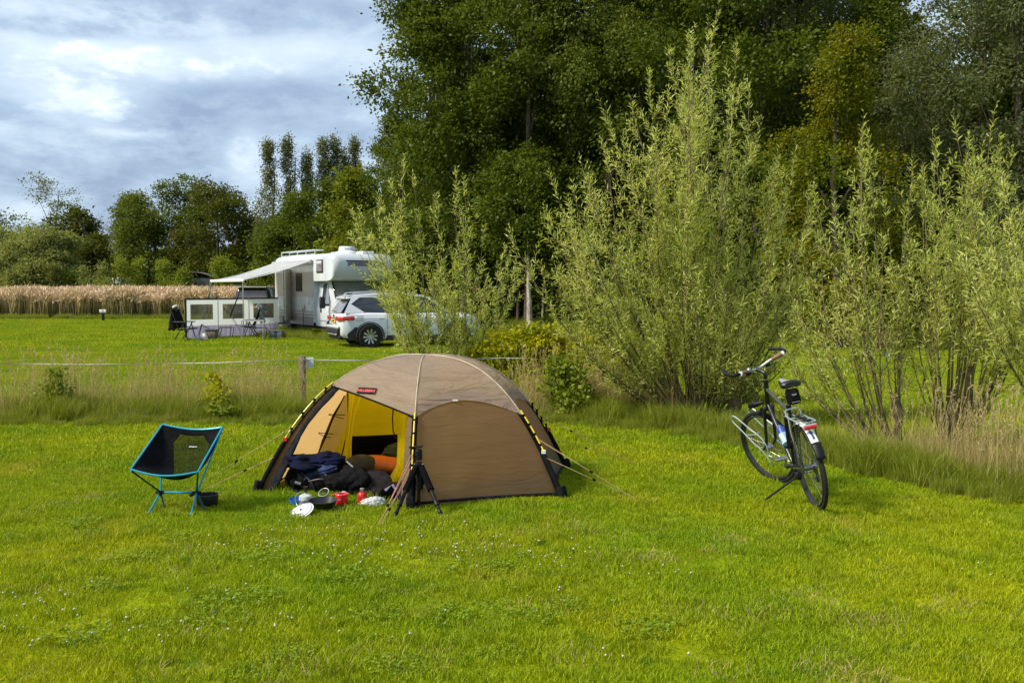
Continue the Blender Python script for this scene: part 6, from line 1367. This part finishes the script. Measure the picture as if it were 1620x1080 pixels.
M_rv = mat('camper_white', (.54, .575, .61), .35, var=.08, scale=1.5, coat=.3)
M_rvt = mat('camper_taupe', (.44, .39, .375), .45, var=.06, scale=2)
M_rvb = mat('camper_lower_stripe', (.24, .205, .215), .45, var=.06)
M_rvm = mat('camper_mid_grey', (.40, .38, .40), .45, var=.05)
M_door = mat('camper_door_cream', (.60, .56, .46), .45, var=.08)
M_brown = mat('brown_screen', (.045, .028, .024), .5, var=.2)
def build_camper():
    al = R(31); P = Vector((-6.0, 34.0, 0)); h = Vector((math.sin(al), -math.cos(al), 0)); L_ = 6.2; Wd = 2.25
    # local x points to the front, y to the left of the vehicle; right side (y=-W/2) faces the awning
    left = Vector((0, 0, 1)).cross(h)
    org = P - h * L_ / 2 + left * Wd / 2; rz = math.atan2(h.y, h.x)
    o = thing('camper_van', 'white and grey overcab camper with its side door open and awning pulled out', 'camper', org, rz)
    xr, xf = -L_ / 2, L_ / 2; s = -Wd / 2; xc = 1.18     # xc: start of the cab
    zf = .52; zt = 2.92; rr_ = .22
    # living box with rounded roof edges
    def sect(x, z0, z1, w=Wd / 2, r_=.16): 
        pts = [(-w, z0)]; pts += [(-w + r_ - r_ * math.cos(a), z1 - r_ + r_ * math.sin(a)) for a in [math.pi / 2 * k / 5 for k in range(6)]]
        q = [(y, z) for y, z in pts]; q += [(-y, z) for y, z in reversed(q)]; return [Vector((x, y, z)) for y, z in q]
    b = MB(); b.loft([sect(xr, zf + .1, zt - .12), sect(xr + .1, zf, zt - .02), sect(xr + .3, zf, zt), sect(xc, zf, zt)]); b.build('living_box', M_rv, o, sharp=50)
    # overcab bunk with rounded nose
    def alc(x, z0, z1, w): return sect(x, z0, z1, w, .14)
    b = MB(); b.loft([alc(xc - .02, 1.98, zt + .005, Wd / 2 + .006), alc(xf - .55, 1.98, zt + .003, Wd / 2 + .006), alc(xf - .25, 2.03, zt - .03, Wd / 2 - .01), alc(xf - .06, 2.16, zt - .14, Wd / 2 - .07), alc(xf, 2.34, zt - .30, Wd / 2 - .2)]); b.build('overcab_bunk', M_rv, o, sharp=50)
    # coloured bands on the right side
    def band(nm, x0, x1, z0, z1, m, y=s - .004, t=.012):
        q = MB(); q.box(((x0 + x1) / 2, y, (z0 + z1) / 2), (x1 - x0, t, z1 - z0)); return q.build(nm, m, o)
    band('taupe_panel', xr + .03, xc - .03, 1.42, 2.30, M_rvt); band('trim_strip', xr + .02, xc, 1.395, 1.42, M_rv, s - .008); band('trim_strip', xr + .02, xc, 2.30, 2.312, M_rvm, s - .008)
    band('grey_band', xr + .03, xc - .03, .80, .90, M_rvm); band('grey_band', xr + .03, xc - .03, .90, .925, M_rvb, s - .006); band('lower_band', xr + .05, xc - .02, .42, .80, M_rvb, s - .002)
    band('trim_strip', xr + .05, xc, .72, .745, M_rv, s - .012)
    # entrance: dark opening with screen, and the door folded open
    xd0, xd1 = -2.05, -1.22
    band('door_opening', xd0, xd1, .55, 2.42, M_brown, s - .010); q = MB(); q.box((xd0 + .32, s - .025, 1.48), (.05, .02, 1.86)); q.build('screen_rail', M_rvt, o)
    dr = MB(); dd = Vector((0.788, -.616, 0)).normalized(); dm = Vector((xd1, s - .02, 1.47)) + dd * .31
    dr.box(dm, (.62, .045, 1.84), rot=Matrix.Rotation(math.atan2(dd.y, dd.x), 3, 'Z'), bev=.012); D_ = dr.build('door', M_door, o)
    for z in (1.62, 1.42, .98): q = MB(); q.box(dm + Vector((-.015, -.02, z - 1.47)) + Vector((-.03, -.025, 0)), (.42, .03, .06), rot=Matrix.Rotation(math.atan2(dd.y, dd.x), 3, 'Z'), bev=.01); q.build('door_pocket', M_rv, D_)
    q = MB(); q.box(dm + dd * .24 + Vector((-.03, -.03, .28)), (.05, .04, .10), bev=.01); q.build('door_handle', M_trim, D_)
    # windows, hatches
    def win(x0, x1, z0, z1, m=M_glass, fr=M_brown):
        q = MB(); q.box(((x0 + x1) / 2, s - .016, (z0 + z1) / 2), (x1 - x0, .03, z1 - z0), bev=.012); F_ = q.build('window', fr, o); q = MB(); q.box(((x0 + x1) / 2, s - .034, (z0 + z1) / 2 - .02), (x1 - x0 - .12, .008, z1 - z0 - .16)); q.build('pane', m, F_); return F_
    win(-.62, .05, 1.62, 2.28); F_ = win(xc + .38, xc + 1.0, 2.26, 2.72, M_glassw); q = MB(); q.box((xc + .69, s - .042, 2.63), (.48, .006, .10)); q.build('blind', M_rv, F_)
    q = MB(); q.box((xr + .42, s - .012, .86), (.42, .02, .36), bev=.01); q.build('service_hatch', M_rvt, o)
    q = MB(); q.box((.70, s - .02, 1.23), (.10, .03, .14), bev=.012); q.build('filler_cap', M_rv, o); q = MB(); q.box((.20, s - .025, 1.04), (.14, .06, .16), bev=.02); q.build('power_socket', M_rvt, o)
    q = MB(); q.tube(smooth_path([(.20, s - .06, 1.0), (.38, s - .10, .7), (.62, s - .2, .3), (.95, s - .35, .03)], 5), .014, 6); q.build('power_cable', M_trim, o)
    # cab
    def cs(x, w, z0, z1): return [Vector((x, y, z)) for y, z in ((-w * .98, z0), (-w, z0 + .35), (-w, 1.0), (-w * .96, 1.22), (-w * .84, z1), (w * .84, z1), (w * .96, 1.22), (w, 1.0), (w, z0 + .35), (w * .98, z0))]
    cb = MB(); cw = .99
    cb.loft([cs(xc - .01, cw + .07, .42, 1.995), cs(xc + .25, cw, .40, 1.995), cs(xc + .95, cw, .40, 1.99), cs(xc + 1.42, cw * .97, .42, 1.34), cs(xf - .12, cw * .93, .45, 1.16), cs(xf + .05, cw * .84, .48, .95), cs(xf + .08, cw * .8, .5, .60)]); cb.build('cab', M_rv, o, sharp=35)
    # cab door window and mirror on the right side
    def cy(z): return -(cw * (1 if z < 1.0 else .96 - (z - 1.22) / .78 * .12) + .012)
    q = MB(); q.prism([Vector((x, cy(z), z)) for x, z in ((xc + .36, 1.12), (xc + .32, 1.80), (xc + .40, 1.90), (xc + .72, 1.90), (xc + 1.18, 1.14))], (0, .02, 0)); q.build('cab_window', M_glass, o, smooth=False)
    q = MB(); q.prism([Vector((x, cy(z) - .003, z)) for x, z in ((xc + .72, 1.20), (xc + .70, 1.86), (xc + .76, 1.86), (xc + 1.12, 1.20))], (0, .01, 0)); q.build('silver_window_cover', M_alloy, o, smooth=False)
    for x in (xc + .24, xc + 1.24): q = MB(); q.box((x, -cw - .004, .92), (.012, .01, .95)); q.build('door_seam', M_rvm, o)
    q = MB(); q.box((xc + .40, -cw - .02, .98), (.07, .03, .19), bev=.01); q.build('cab_door_handle', M_trim, o)
    q = MB(); q.box((xc + 1.10, -cw - .22, 1.24), (.09, .22, .40), bev=.05); q.tube([(xc + 1.15, -cw, 1.15), (xc + 1.1, -cw - .15, 1.15)], .03, 8); q.build('wing_mirror', M_trim, o)
    q = MB(); q.box(((xc + xf) / 2 - .1, -cw - .006, .62), (1.7, .012, .05)); q.build('cab_trim', M_rvm, o)
    # windscreen with padded silver insulation mat
    w0, w1 = xc + 1.40, xc + .93
    q = MB(); q.grid(lambda u, v: Vector((w0 + (w1 - w0) * v + .02, (u - .5) * 1.74 * (1 - .06 * v), 1.36 + (1.985 - 1.36) * v + .015)), 2, 2); q.build('windscreen', M_glass, o, thick=.01)
    q = MB(); q.grid(lambda u, v: Vector((w0 + (w1 - w0) * (v * .85 + .07) + .045 + .014 * math.sin(u * 60 + v * 8) * math.sin(v * 26 + u * 5), (u - .5) * 1.56, 1.36 + (1.985 - 1.36) * (v * .85 + .07) + .03)), 60, 24); q.build('silver_windscreen_cover', mat('silver_foil', (.55, .56, .58), .25, metal=.9, var=.1), o)
    q = MB(); q.box((xf + .075, 0, .75), (.03, 1.2, .16), bev=.01); q.build('grille', M_trim, o)
    for y in (-.72, .72): q = MB(); q.box((xf + .03, y, .86), (.10, .30, .20), bev=.04); q.build('headlight', M_glassw, o)
    q = MB(); q.box((xf + .07, 0, .50), (.14, 1.85, .22), bev=.05); q.build('bumper', M_rvt, o)
    # overcab window strip and grooves on the nose
    q = MB(); q.box((xf - .015, .05, 2.56), (.02, 1.42, .24), bev=.009); nw = q.build('bunk_window', M_brown, o); q = MB(); q.box((xf - .002, .05, 2.56), (.012, 1.32, .16)); q.build('pane', M_glassw, nw)
    q = MB(); q.box((xf - .16, 0, 2.80), (.012, 2.0, .02)); q.build('bunk_moulding', M_rvm, o)
    # wheels
    for x in (-1.75, 2.35):
        for sd in (-1, 1): car_wheel((x, sd * .90, .33), o, .33, .21, sd, 8)
    q = MB(); q.box((-1.75, s + .02, .50), (.98, .06, .42), bev=.04); q.build('wheel_arch', M_ink, o)
    q = MB(); q.box((0, 0, .42), (L_ - .5, 1.9, .25)); q.build('chassis', M_ink, o)
    q = MB(); q.box((-1.55, s - .18, .34), (.62, .34, .05), bev=.01); q.build('entrance_step', M_alloy, o)
    # roof things
    q = MB(); z = zt + .17
    for y in (s + .18, s + .50): q.tube([(xr + .3, y, z), (xc - .3, y, z)], .022, 6); q.tube([(xr + .3, y, z - .15), (xc - .3, y, z - .15)], .018, 6)
    for k in range(5): x = xr + .3 + (xc - .6 - xr) * k / 4; q.tube([(x, s + .18, z - .16), (x, s + .18, z)], .02, 6); q.tube([(x, s + .18, z), (x, s + .5, z)], .018, 6)
    q.build('roof_rack', M_rv, o)
    q = MB(); q.lathe([(0, 0), (.42, 0), (.40, .08), (.30, .12), (.29, .24), (.26, .28), (0, .29)], (1.55, .0, zt), 28); q.build('satellite_dome', M_white, o)
    text('dome_lettering', 'TRAVELER', .12, mat('grey_ink', (.3, .36, .42), .5), o, Matrix.Translation((1.55 + .30, 0, zt + .18)) @ Matrix(((0, 0, 1), (1, 0, 0), (0, 1, 0))).to_4x4(), .003)
    q = MB(); q.box((.6, .2, zt + .06), (.7, .7, .12), bev=.05); q.build('roof_hatch', M_rvt, o); q = MB(); q.box((2.35, .35, zt + .03), (.55, .5, .12), bev=.05); q.build('roof_vent', M_white, o)
    # awning: top case on the vehicle, cloth, front rail, legs
    x0, x1 = xr + .02, xc + .03; ys = s - .02; q = MB(); q.box(((x0 + x1) / 2, ys - .06, 2.66), (x1 - x0, .13, .15), bev=.03); q.build('awning_case', M_rvm, o)
    yo = ys - 2.45; zo = 2.0
    q = MB(); q.grid(lambda u, v: Vector((x0 + .06 + (x1 - x0 - .12) * u, ys - .10 + (yo - ys + .1) * v, 2.68 + (zo - 2.68) * v - .05 * math.sin(math.pi * v) - .012 * math.sin(math.pi * u))), 10, 10); q.build('awning_cloth', mat('awning_cloth', (.72, .74, .75), .6, trans=(.6, .62, .62), tmix=.45), o)
    q = MB(); q.box(((x0 + x1) / 2, yo, zo), (x1 - x0, .06, .09), bev=.02); q.build('awning_rail', M_white, o)
    for x in (x0 + .12, x1 - .12):
        q = MB(); q.tube([(x, yo, zo), (x, yo, 1.0)], .019, 8); q.tube([(x, yo, 1.0), (x, yo, 0)], .015, 8); q.build('awning_leg', M_alloy, o)
        q = MB(); q.tube([(x, ys - .05, 2.62), (x + (.5 if x < 0 else -.5), (ys + yo) / 2, 2.30), (x, yo, zo)], .018, 6); q.build('awning_arm', M_rvm, o)
    Mi = Matrix.Translation(org) @ Matrix.Rotation(rz, 4, 'Z')
    return o, Mi, (x0 + .12, x1 - .12, yo, zo)
CAMPER, CM, AW = build_camper()

def build_pitch():
    # windbreak with three clear windows
    W0 = Vector(((293 - 810) / FPX * 34.2, 34.2, 0)); W1 = Vector(((440 - 810) / FPX * 37.2, 37.2, 0)); d = (W1 - W0); Lw = d.length; rz = math.atan2(d.y, d.x)
    o = thing('windbreak', 'white camping windbreak with clear windows and lilac skirt joined to the camper', 'windbreak', W0, rz); n = 3; pw = Lw / n; H = 1.38
    M_wb = mat('windbreak_white', (.85, .86, .85), .6, var=.04, trans=(.95, .96, .94), tmix=.5); M_lil = mat('lilac_skirt', (.40, .36, .52), .6, trans=(.5, .45, .62), tmix=.4, var=.12, scale=4, bump=.4, bscale=12)
    cf = mat('clear_foil', (.30, .28, .18), .12, var=.1, alpha=.32, spec=.9)
    for k in range(n):
        a = k * pw
        q = MB(); fr = .20
        for (x0, x1, z0, z1) in ((a, a + pw, 1.18, H - .03), (a, a + pw, .45, .66), (a, a + fr, .66, 1.18), (a + pw - fr, a + pw, .66, 1.18)): q.add([(x0, 0, z0), (x1, 0, z0), (x1, 0, z1), (x0, 0, z1)], [(0, 1, 2, 3)])
        Pn = q.build('panel', M_wb, o, smooth=False)
        q = MB(); q.box((a + pw / 2, .0, .92), (pw - 2 * fr + .002, .004, .522)); q.build('window', cf, o, smooth=False)
        q = MB(); q.grid(lambda u, v, a=a: Vector((a + pw * u, .012 * math.sin(u * 40), .45 - .40 * v)), 24, 2); q.build('skirt', M_lil, o)
        q = MB(); q.tube([(a if k else 0, -.01, 0), (a if k else 0, -.01, H)], .016 if k else .022, 8); q.build('pole', M_alloy if k else M_trim, o)
    q = MB(); q.box((Lw / 2, 0, H - .012), (Lw, .025, .045)); q.build('top_binding', M_trim, o); q = MB(); q.box((.02, -.005, H / 2 - .06), (.05, .03, H + .05)); q.build('end_binding', M_trim, o)
    q = MB(); q.grid(lambda u, v: Vector((Lw * u, .02 - .02 * v, .06 - .06 * v)), 10, 1); q.build('ground_flap', M_trim, o, thick=.006)
    # black storm straps from the awning
    x0, x1, yo, zo = AW
    for (x, px, py, Y, lab) in ((x0, 312, 531, 33.6, 'black storm strap from the far awning leg to the white bundle on the grass'), (x1, 352, 527, 36.4, 'black storm strap from the near awning corner down to the windbreak')):
        t = CM @ Vector((x, yo, zo - .10)); g_ = Vector(((px - 810) / FPX * Y, Y, 0)); s_ = thing('storm_strap', lab, 'strap', g_); q = MB()
        q.tube([t, t.lerp(g_, .5), g_], [.012, .03, .022], 6); q.build('strap', M_trim, s_, world=True)
    # folding armchairs
    def armchair(loc, rz, lab, jm, jlab, hood, sc=1.0):
        o = thing('folding_armchair', lab, 'folding chair', loc, rz, 'folding armchairs by the camper')
        for s in (-1, 1):
            y = s * .26
            q = MB(); q.tube([(-.14, y, 0), (.10, y, .34), (.26, y, .63)], .016, 6); q.build('leg', M_trim, o)
            q = MB(); q.tube([(.42, y, 0), (.30, y, .30), (.22, y, .62)], .016, 6); q.build('leg', M_trim, o)
            q = MB(); q.box((.12, s * .29, .64), (.46, .05, .03), bev=.012); q.build('armrest', M_trim, o)
            q = MB(); q.tube([(.06, y * .95, .40), (-.22, y * .95, 1.08)], .014, 6); q.build('back_tube', M_trim, o)
        q = MB(); q.box((.22, 0, .405), (.48, .50, .05), rot=Matrix.Rotation(-.10, 3, 'Y'), bev=.02); q.build('seat', M_trim, o)
        q = MB(); q.box((-.09, 0, .74), (.03, .46, .64), rot=Matrix.Rotation(-.39, 3, 'Y'), bev=.012); q.build('backrest', M_cloth, o)
        M_ = Matrix.Translation(loc) @ Matrix.Rotation(rz, 4, 'Z')
        j = thing('hanging_jacket', jlab, 'jacket', loc, rz)
        q = MB(); 
        def f(u, v):
            a = u * 2 * math.pi; w = .08 + .22 * min(1, v * 1.6) ** .7; dp = .035 + .13 * v; x = -.21 - .04 * v + dp * math.sin(a) * (.5 + .2 * math.sin(a * 5 + v * 3)); return Vector((x, w * math.cos(a) * (1 + .06 * math.sin(a * 7)), 1.13 - (.74 if not hood else .55) * v - .05 * math.cos(a * 3) * v))
        q.grid(f, 36, 12); q.build('cloth', jm, j, thick=.01)
        if not hood: q = MB(); q.tube([Vector((-.20 + .05 * math.sin(a), .13 * math.cos(a), 1.10 + .06 * math.sin(a))) for a in [math.pi * k / 10 for k in range(11)]], .035, 8); q.build('fleece_collar', M_white, j)
        else: q = blob((-.17, .05, 1.05), (.12, .13, .13), 3, .3, 3, 12, fold=.3); q.build('hood', jm, j)
    armchair(Vector(((286 - 810) / FPX * 33.0, 33.0, 0)), R(-12), 'black folding armchair at the left end of the windbreak', mat('olive_jacket', (.060, .048, .022), .8, var=.3, scale=9), 'olive jacket with white fleece collar hung over the left folding chair', False)
    armchair(Vector(((403 - 810) / FPX * 34.9, 34.9, 0)), R(186), 'black folding armchair behind the grey camping table', mat('grey_jacket', (.20, .21, .215), .8, var=.45, scale=9), 'grey hooded jacket hung over the chair behind the table', True)
    # table
    p = Vector(((400 - 810) / FPX * 33.4, 33.4, 0)); o = thing('camping_table', 'light grey folding camping table in front of the right folding chair', 'table', p, R(8)); q = MB(); q.box((0, 0, .66), (.74, .50, .025), bev=.008); q.build('table_top', mat('table_grey', (.42, .42, .44), .5), o)
    for x in (-.34, .34):
        for y in (-.22, .22): q = MB(); q.tube([(x, y, .65), (x * 1.03, y * 1.1, 0)], .014, 6); q.build('leg', M_alloy, o)
    def stool(px, Y, lab, w, rz=0.0):
        p = Vector(((px - 810) / FPX * Y, Y, 0)); o = thing('footrest', lab, 'footrest', p, rz, 'black footrests')
        for y in (-.17, .17): q = MB(); q.tube(smooth_path([(-w / 2 - .12, y, 0), (-w / 2, y, .36), (-w / 2 + .05, y, .39), (w / 2 - .05, y, .39), (w / 2, y, .36), (w / 2 - .06, y, 0)], 4), .013, 6); q.build('leg_frame', M_trim, o)
        q = MB(); q.box((0, 0, .395), (w - .06, .33, .02), bev=.008); q.build('top', M_cloth, o)
    stool(358, 34.6, 'black folding footrest alone in front of the lilac windbreak skirt', .40); stool(411, 34.3, 'black folding footrest under the right end of the camping table', .40)
    # boxes, bundle, twigs in a pot
    p = Vector(((334.5 - 810) / FPX * 33.9, 33.9, 0)); o = thing('wicker_basket', 'brownish grey low basket in front of the windbreak', 'basket', p)
    mk = mat('wicker', (.17, .135, .11), .9, var=.4, scale=30, bump=.7, bscale=60); q = MB(); q.box((0, 0, .20), (.36, .30, .26), bev=.03); q.build('body', mk, o); q = MB(); q.box((0, 0, .335), (.40, .33, .03), bev=.012); q.build('rim', M_trim, o)
    q = MB()
    for x in (-.13, .13): q.box((x, -.05, .035), (.05, .05, .07))
    q.build('feet', mk, o)
    p = Vector(((318 - 810) / FPX * 33.1, 33.1, 0)); o = thing('cloth_bundle', 'white and beige rounded bundle lying on the grass at the foot of the black strap', 'bundle', p); wc = mat('white_fleece', (.62, .58, .52), .9, var=.2, scale=14, bump=.4); blob((.06, 0, .13), (.15, .12, .12), 51, .25, 3, 14, fold=.2).build('bundle', wc, o); blob((-.12, -.03, .09), (.10, .10, .085), 52, .2, 3, 12, fold=.15).build('bundle', wc, o); blob((.05, -.08, .055), (.18, .08, .06), 53, .25, 3, 12, fold=.2).build('bundle', mat('beige_cloth', (.33, .24, .17), .9), o)
    p = Vector(((437 - 810) / FPX * 34.6, 34.6, 0)); o = thing('storage_box', 'blue-grey plastic step box beside the camper door', 'box', p, R(5)); gm = mat('blue_grey_plastic', (.13, .15, .17), .5); q = MB(); q.box((-.13, 0, .14), (.18, .32, .27), bev=.02); q.box((.13, 0, .14), (.16, .32, .27), bev=.02); q.box((0, .02, .16), (.20, .26, .20), bev=.01); q.build('body', gm, o); q = MB(); q.box((0, 0, .28), (.44, .34, .025), bev=.01); q.build('lid', gm, o)
    p = Vector(((430 - 810) / FPX * 35.4, 35.4, 0)); o = thing('twiggy_plant', 'bare reddish twigs of a small plant in front of the windbreak skirt', 'plant', p); rg = random.Random(4); q = MB()
    for _ in range(16): a = rg.uniform(0, 6.28); l = rg.uniform(.3, .62); q.tube([(0, 0, 0), (math.cos(a) * l * .3, math.sin(a) * .1, l * .6), (math.cos(a) * l * .7, math.sin(a) * .2, l)], [.008, .006, .003], 4)
    q.build('twigs', mat('red_twigs', (.25, .10, .08), .8), o)
    # dark van behind the windbreak, seen from behind
    Y = 46.5; p = Vector(((398 - 810) / FPX * Y, Y, 0)); o = thing('dark_van', 'dark brownish people carrier parked behind the windbreak, seen from the rear', 'van', p, R(93))
    dk = mat('dark_brown_paint', (.026, .021, .021), .3, var=.1, coat=.7)
    def vs(x, w, z0, zb, wt, zt, sh=0): return [Vector((x + (sh if z > zb else 0), y, z)) for y, z in ((-w * .9, z0), (-w, z0 + .15), (-w, zb), (-w + .02, zb + .02), (-wt - .03, zt - .12), (-wt + .08, zt), (wt - .08, zt), (wt + .03, zt - .12), (w - .02, zb + .02), (w, zb), (w, z0 + .15), (w * .9, z0))]
    q = MB(); q.loft([vs(0, .84, .32, .95, .66, 1.66, .14), vs(.06, .90, .24, .98, .70, 1.72, .14), vs(.5, .92, .22, 1.0, .72, 1.78), vs(2.6, .92, .22, 1.0, .70, 1.78), vs(3.5, .90, .24, 1.0, .62, 1.20), vs(4.4, .82, .28, .82, .5, .86)]); q.build('body', dk, o, sharp=40)
    q = MB(); q.prism([Vector(v) for v in ((-.02, .74, 1.10), (-.02, -.74, 1.10), (.115, -.62, 1.60), (.115, .62, 1.60))], (-.012, 0, .01)); q.build('rear_window', mat('brown_glass', (.10, .075, .075), .06, spec=.9), o, smooth=False)
    q = MB(); q.box((.3, 0, 1.775), (.7, 1.40, .045), bev=.02); q.build('roof', mat('pale_roof', (.45, .45, .46), .3), o)
    for s in (-1, 1):
        q = MB(); q.tube([(.35, s * .68, 1.78), (.45, s * .68, 1.85), (2.4, s * .67, 1.85), (2.5, s * .67, 1.78)], .022, 6); q.build('roof_rail', M_alloy, o)
        q = MB(); q.box((.0, s * .80, 1.04), (.06, .16, .16), bev=.02); q.build('tail_light', M_tail, o)
        for x in (.75, 3.55): car_wheel((x, s * .80, .32), o, .32, .2, s, 6)
    q = MB(); q.box((-.045, 0, .58), (.10, 1.72, .25), bev=.05); q.build('bumper', mat('dull_dark', (.04, .034, .034), .5), o)
    q = MB(); q.box((-.025, -.05, .86), (.03, .50, .11)); pl = q.build('number_plate', M_plate, o)
    q = MB(); q.box((-.028, .21, .86), (.032, .14, .12)); q.build('plate_band', mat('eu_blue', (.12, .16, .45), .5), o)
    q = MB(); q.box((-.012, 0, .97), (.02, 1.3, .02)); q.build('hatch_seam', M_ink, o)
    # dark green round-roofed wagon among the bushes
    Y = 80; p = Vector(((322 - 810) / FPX * Y, Y, 0)); o = thing('round_roof_wagon', 'dark green wagon with a curved roof half hidden by the bushes at the field edge', 'wagon', p, R(0))
    dg = mat('wagon_green', (.020, .035, .032), .5); q = MB(); q.box((0, 0, 1.55), (2.6, 4.4, 1.9), bev=.05); q.build('body', dg, o)
    q = MB(); q.grid(lambda u, v: Vector((-1.45 + 2.9 * u, -2.35 + 4.7 * v, 2.42 + .50 * math.sin(math.pi * u) ** .55)), 16, 2); q.build('roof', mat('wagon_roof', (.14, .125, .115), .6), o, thick=.06)
    q = MB(); q.box((-.3, -2.22, 1.8), (.75, .05, .7)); F_ = q.build('window', M_trim, o); q = MB(); q.box((-.3, -2.255, 1.8), (.6, .02, .55)); q.build('pane', M_glass, F_)
    for x in (-1.0, 1.0): q = MB(); q.tube([(x, -1.4, .4), (x * 1.15, -1.4, .4)], .4, 18); q.build('wheel', M_tyre, o)
    q = MB(); q.tube([(1.25, -2.25, .7), (1.25, -2.25, 2.4)], .05, 6); q.build('corner_post', mat('post_grey', (.3, .33, .33), .5), o)
    Y = 79.6; p = Vector(((171 - 810) / FPX * Y, Y, 0)); o = thing('white_trailer', 'white rounded trailer end peeping out left of the bushes', 'trailer', p); q = MB(); q.box((.55, 1.2, 1.6), (1.9, 3.2, 1.95), bev=.35); q.build('body', M_white, o); q = MB(); q.box((.55, -.42, 1.8), (1.0, .03, .6), bev=.01); q.build('window', M_glass, o)
    for x in (-.2, 1.3): q = MB(); q.tube([(x, .2, .33), (x + .2, .2, .33)], .33, 16); q.build('wheel', M_tyre, o)
build_pitch()
